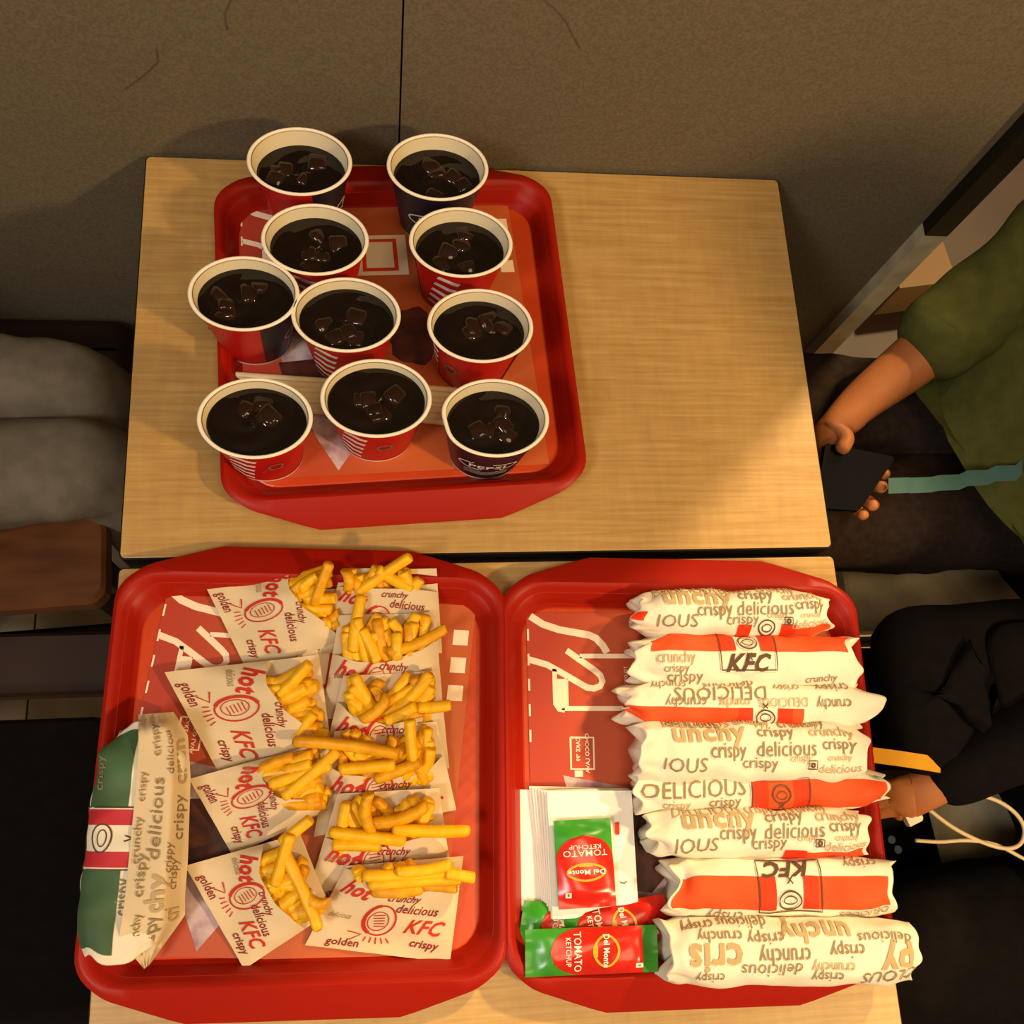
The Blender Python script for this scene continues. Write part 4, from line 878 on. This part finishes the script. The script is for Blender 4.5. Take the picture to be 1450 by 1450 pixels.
# backpack on the lap with a yellow strap
bp = thing('backpack', (.80, -.475, .60), 'black backpack with a yellow strap lying on the lap beside the wrapped rolls', 'backpack')
bx, by = .805, -.494
mb = MB(); mb.loops([rring(bx, by, .135 - i, .084 - i, .05, z, 6, .06, 5)[0] for i, z in ((.03, .618), (.006, .63), (0, .648), (.004, .668), (.02, .680), (.045, .686), (.062, .688), (.078, .689))], True, True); ob = mb.build('pack_body', M_BLACKCLOTH, bp, smooth=True); folds(ob, .006, 18, 2)
mb = MB(); mb.loops([rring(bx + .03, by + .01, .075 - i, .05 - i, .03, z, 6, .06, 5)[0] for i, z in ((0, .684), (.004, .692), (.02, .698))], True, True); mb.build('front_pocket', M_BLACKCLOTH, bp, smooth=True)
y0, y1 = P(1236, 1069, -.075), P(1341, 1085, -.070); dn = (y1 - y0).normalized(); nn = V3(-dn.y, dn.x, 0) * .0068
mb = MB(); st = lambda s: y0.lerp(y1, s) + V3(0, 0, .004 * math.sin(3.14 * s))
mb.loops([[st(i / 10) + nn, st(i / 10) - nn, st(i / 10) - nn - V3(0, 0, .0025), st(i / 10) + nn - V3(0, 0, .0025)] for i in range(11)], True, True); mb.build('strap', M_YELLOW, bp)

# person in grey trousers at the left of the drinks table
pl = thing('person', (-.44, -.2, 0.0), 'seated person in pale grey trousers with knees at the drinks table', 'person')
hR, hL = V3(-.40, -.265, .53), V3(-.40, -.135, .53); kR, kL = Q(140, 655, -.215), Q(112, 545, -.215)
N = dict(pelvis=(V3(-.43, -.2, .56), .10, .12), belly=(V3(-.46, -.2, .72), .095, .12), chest=(V3(-.48, -.2, .90), .10, .14), nb=(V3(-.48, -.2, 1.06), .055, .06), neck=(V3(-.47, -.2, 1.12), .045, .048), skull=(V3(-.465, -.2, 1.17), .05, .05),
         sR=(V3(-.48, -.36, 1.02), .05, .05), eR=(V3(-.52, -.39, .77), .038, .038), wR=(V3(-.43, -.34, .64), .022, .02), pR=(V3(-.40, -.31, .63), .028, .016), sL=(V3(-.48, -.08, 1.02), .05, .05), eL=(V3(-.52, -.08, .77), .038, .038), wL=(V3(-.43, -.10, .64), .022, .02), pL=(V3(-.40, -.12, .63), .028, .016),
         hR=(hR, .06, .06), kR=(kR, .045, .045), aR=(V3(-.05, -.24, .10), .035, .035), hL=(hL, .06, .06), kL=(kL, .045, .045), aL=(V3(-.06, -.12, .10), .035, .035))
E_ = [('pelvis', 'belly'), ('belly', 'chest'), ('chest', 'nb'), ('nb', 'neck'), ('neck', 'skull'), ('chest', 'sR'), ('sR', 'eR'), ('eR', 'wR'), ('wR', 'pR'), ('chest', 'sL'), ('sL', 'eL'), ('eL', 'wL'), ('wL', 'pL'), ('pelvis', 'hR'), ('hR', 'kR'), ('kR', 'aR'), ('pelvis', 'hL'), ('hL', 'kL'), ('kL', 'aL')]
skin('body', N, E_, 'pelvis', M_SKIN, pl); head(V3(-.44, -.2, 1.25), (1, 0, 0), pl)
S = dict(hem=(V3(-.44, -.2, .60), .12, .14), belly=(V3(-.46, -.2, .72), .12, .14), chest=(V3(-.48, -.2, .90), .12, .16), nb=(V3(-.48, -.2, 1.04), .065, .07), sR=(V3(-.48, -.36, 1.02), .062, .062), eR=(V3(-.52, -.39, .77), .05, .05), cR=(V3(-.44, -.345, .66), .034, .034), sL=(V3(-.48, -.08, 1.02), .062, .062), eL=(V3(-.52, -.08, .77), .05, .05), cL=(V3(-.44, -.10, .66), .034, .034))
o = skin('shirt', S, [('hem', 'belly'), ('belly', 'chest'), ('chest', 'nb'), ('chest', 'sR'), ('sR', 'eR'), ('eR', 'cR'), ('chest', 'sL'), ('sL', 'eL'), ('eL', 'cL')], 'belly', M_BLACKCLOTH, pl, 3); folds(o, .006, 11, 6)
S = dict(p=(V3(-.44, -.2, .55), .075, .085), hR=(hR, .066, .070), mR=(hR.lerp(kR, .5), .066, .072), kR=(kR, .056, .060), aR=(V3(-.05, -.24, .12), .05, .05), hL=(hL, .070, .074), mL=(hL.lerp(kL, .5), .060, .060), kL=(kL, .050, .052), aL=(V3(-.06, -.12, .12), .05, .05))
o = skin('trousers', S, [('p', 'hR'), ('hR', 'mR'), ('mR', 'kR'), ('kR', 'aR'), ('p', 'hL'), ('hL', 'mL'), ('mL', 'kL'), ('kL', 'aL')], 'p', M_GREYCLOTH, pl, 3); folds(o, .006, 15, 8)
for y in (-.24, -.12):
    mb = MB(); mb.loops([rring(-.005, y, .125 - i, .042 - i, .03, z, 5, 0, 4)[0] for i, z in ((0, .004), (0, .03), (.012, .07), (.03, .09))], True, True); mb.build('shoe', M_SHOE, pl, smooth=True)

# ------------------------------------------------------------------ seats
def stool(cx, cy, hx, hy, zt, m, label, rz=0.0, legs=True, name='stool', cat='stool'):
    t = thing(name, (cx, cy, 0), label, cat)
    mb = MB(); mb.loops([rring(cx, cy, hx - i, hy - i, .018, z, 5, rz, 4)[0] for i, z in ((.004, zt - .032), (0, zt - .028), (0, zt - .004), (.004, zt))], True, True); mb.build('seat', m, t)
    c_, s_ = math.cos(rz), math.sin(rz)
    for sx in (-1, 1):
        for sy in (-1, 1):
            x, y = sx * (hx - .03), sy * (hy - .03); mb = MB(); mb.tube([(cx + x * c_ - y * s_, cy + x * s_ + y * c_, .002), (cx + x * c_ - y * s_, cy + x * s_ + y * c_, zt - .03)], .011, 10); mb.build('leg', M_METAL, t)
    for sy in (-1, 1):
        y = sy * (hy - .03); mb = MB(); mb.tube([(cx - (hx - .03) * c_ - y * s_, cy - (hx - .03) * s_ + y * c_, .18), (cx + (hx - .03) * c_ - y * s_, cy + (hx - .03) * s_ + y * c_, .18)], .008, 8); mb.build('stretcher', M_METAL, t)
    return t
a, b = P(150, 738, -.27), P(150, 856, -.27)
stool(a.x - .17, (a.y + b.y) / 2 - .004, .172, abs(a.y - b.y) / 2 + .004, TZ - .27, M_SEAT, 'empty brown wooden stool beside the knees in grey trousers', rz=.06)
stool(-.45, -.18, .13, .075, .465, M_DARKSEAT, 'dark wooden stool under the person in grey trousers')
a, b = P(160, 985, -.25), P(150, 1470, -.25)
stool(a.x - .19, (a.y + b.y) / 2 - .02, .19, abs(a.y - b.y) / 2, TZ - .25, M_BLACKCLOTH, 'black padded stool beside the tray of fries', name='filler_stool')  # dark stool added over pale floor so that this side reads as shaded
a = P(60, 940, -.36); mb = MB()
stool(a.x - .06, a.y, .16, .035, TZ - .36, M_DARKSEAT, 'low dark wooden footstool between the brown and the black stool', name='footstool')
stool(.95, -.25, .20, .155, .458, M_TRIMC, 'cream topped stool under the person in the green sweatshirt')
stool(.96, -.605, .20, .15, .455, M_TRIMC, 'cream topped stool under the person in black')
# padded bench by the wall on the left
stool(.95, -.97, .27, .165, .49, M_BLACKCLOTH, 'black padded stool past the wrapped rolls, next to the person in black', name='filler_stool')  # another added stool, hides the bright floor to keep this corner dark
t = thing('bench', (-.5, -.055, 0), 'dark maroon padded bench against the wall behind the grey trousers', 'bench')
mb = MB(); mb.loops([rring(-.5, -.052, .425 - i, .048 - i, .03, z, 5, 0, 5)[0] for i, z in ((.006, .36), (0, .37), (0, .42), (.008, .44), (.02, .447))], True, True); mb.build('cushion', M_MAROON, t, smooth=True)
mb = MB(); mb.box((-.5, -.05, .18), (.40, .04, .18)); mb.build('bench_base', M_DARKSEAT, t)

# ------------------------------------------------------------------ charging things beside the food table
pz = -.272
dv = thing('power_bank', P(1262, 1192, pz), 'black charging block with two pale buttons beside the food table', 'power bank')
c = P(1266, 1194, pz - .012); mb = MB(); mb.loops([rring(c.x, c.y, .040 - i, .034 - i, .008, TZ + z, 4, .1, 3)[0] for i, z in ((.002, pz - .012), (0, pz - .010), (0, pz + .004), (.003, pz + .006))], True, True); mb.build('case', M_PHONE, dv)
for p in ((1262, 1189), (1271, 1203)):
    c = P(*p, pz + .006); mb = MB(); mb.tube([(c.x, c.y, c.z), (c.x, c.y, c.z + .0015)], .0042, 14); mb.build('button', M_LED, dv)
cb = thing('charging_cable', P(1290, 1156, -.16), 'white charging cable with a boxy plug, looped beside the food table', 'cable')
zc = -.100
p0, p1 = P(1281, 1160, zc), P(1301, 1150, zc); d = (p1 - p0).normalized(); n = V3(-d.y, d.x, 0)
mb = MB(); L = []
for s, k in ((0, .92), (.06, 1), (.9, 1), (1, .8)):
    q = p0.lerp(p1, s); L.append([q + n * (a_ * .0075 * k) + V3(0, 0, b_ * .004 * k) for a_, b_ in ((1, .6), (.8, 1), (-.8, 1), (-1, .6), (-1, -.6), (-.8, -1), (.8, -1), (1, -.6))])
mb.loops(L, True, True); mb.build('plug', M_PLUG, cb)
pts = [(1299, 1151), (1318, 1139), (1342, 1128), (1368, 1125), (1395, 1128), (1420, 1138), (1440, 1154), (1450, 1172), (1448, 1190), (1436, 1200), (1415, 1200), (1385, 1190), (1350, 1172), (1320, 1150), (1300, 1132)]
def smooth_pts(pp, n):
    out = []
    for i in range(len(pp) - 1):
        a_, b_, c_, d_ = pp[max(i - 1, 0)], pp[i], pp[i + 1], pp[min(i + 2, len(pp) - 1)]
        for k in range(n):
            t = k / n; out.append(tuple(0.5 * (2 * b_[j] + (c_[j] - a_[j]) * t + (2 * a_[j] - 5 * b_[j] + 4 * c_[j] - d_[j]) * t * t + (3 * b_[j] - a_[j] - 3 * c_[j] + d_[j]) * t ** 3) for j in (0, 1)))
    return out + [pp[-1]]
sp_ = smooth_pts(pts, 5)
mb = MB(); mb.tube([P(x, y, zc - .015 * (i / len(sp_))) for i, (x, y) in enumerate(sp_)], .0020, 8); mb.build('cord', M_CABLE, cb, smooth=True)
sp_ = smooth_pts([(1296, 1190), (1330, 1192), (1370, 1190), (1410, 1196), (1450, 1216), (1480, 1230)], 5)
mb = MB(); mb.tube([P(x, y, zc - .012) for x, y in sp_], .0018, 8); mb.build('cord', M_CABLE, cb, smooth=True)
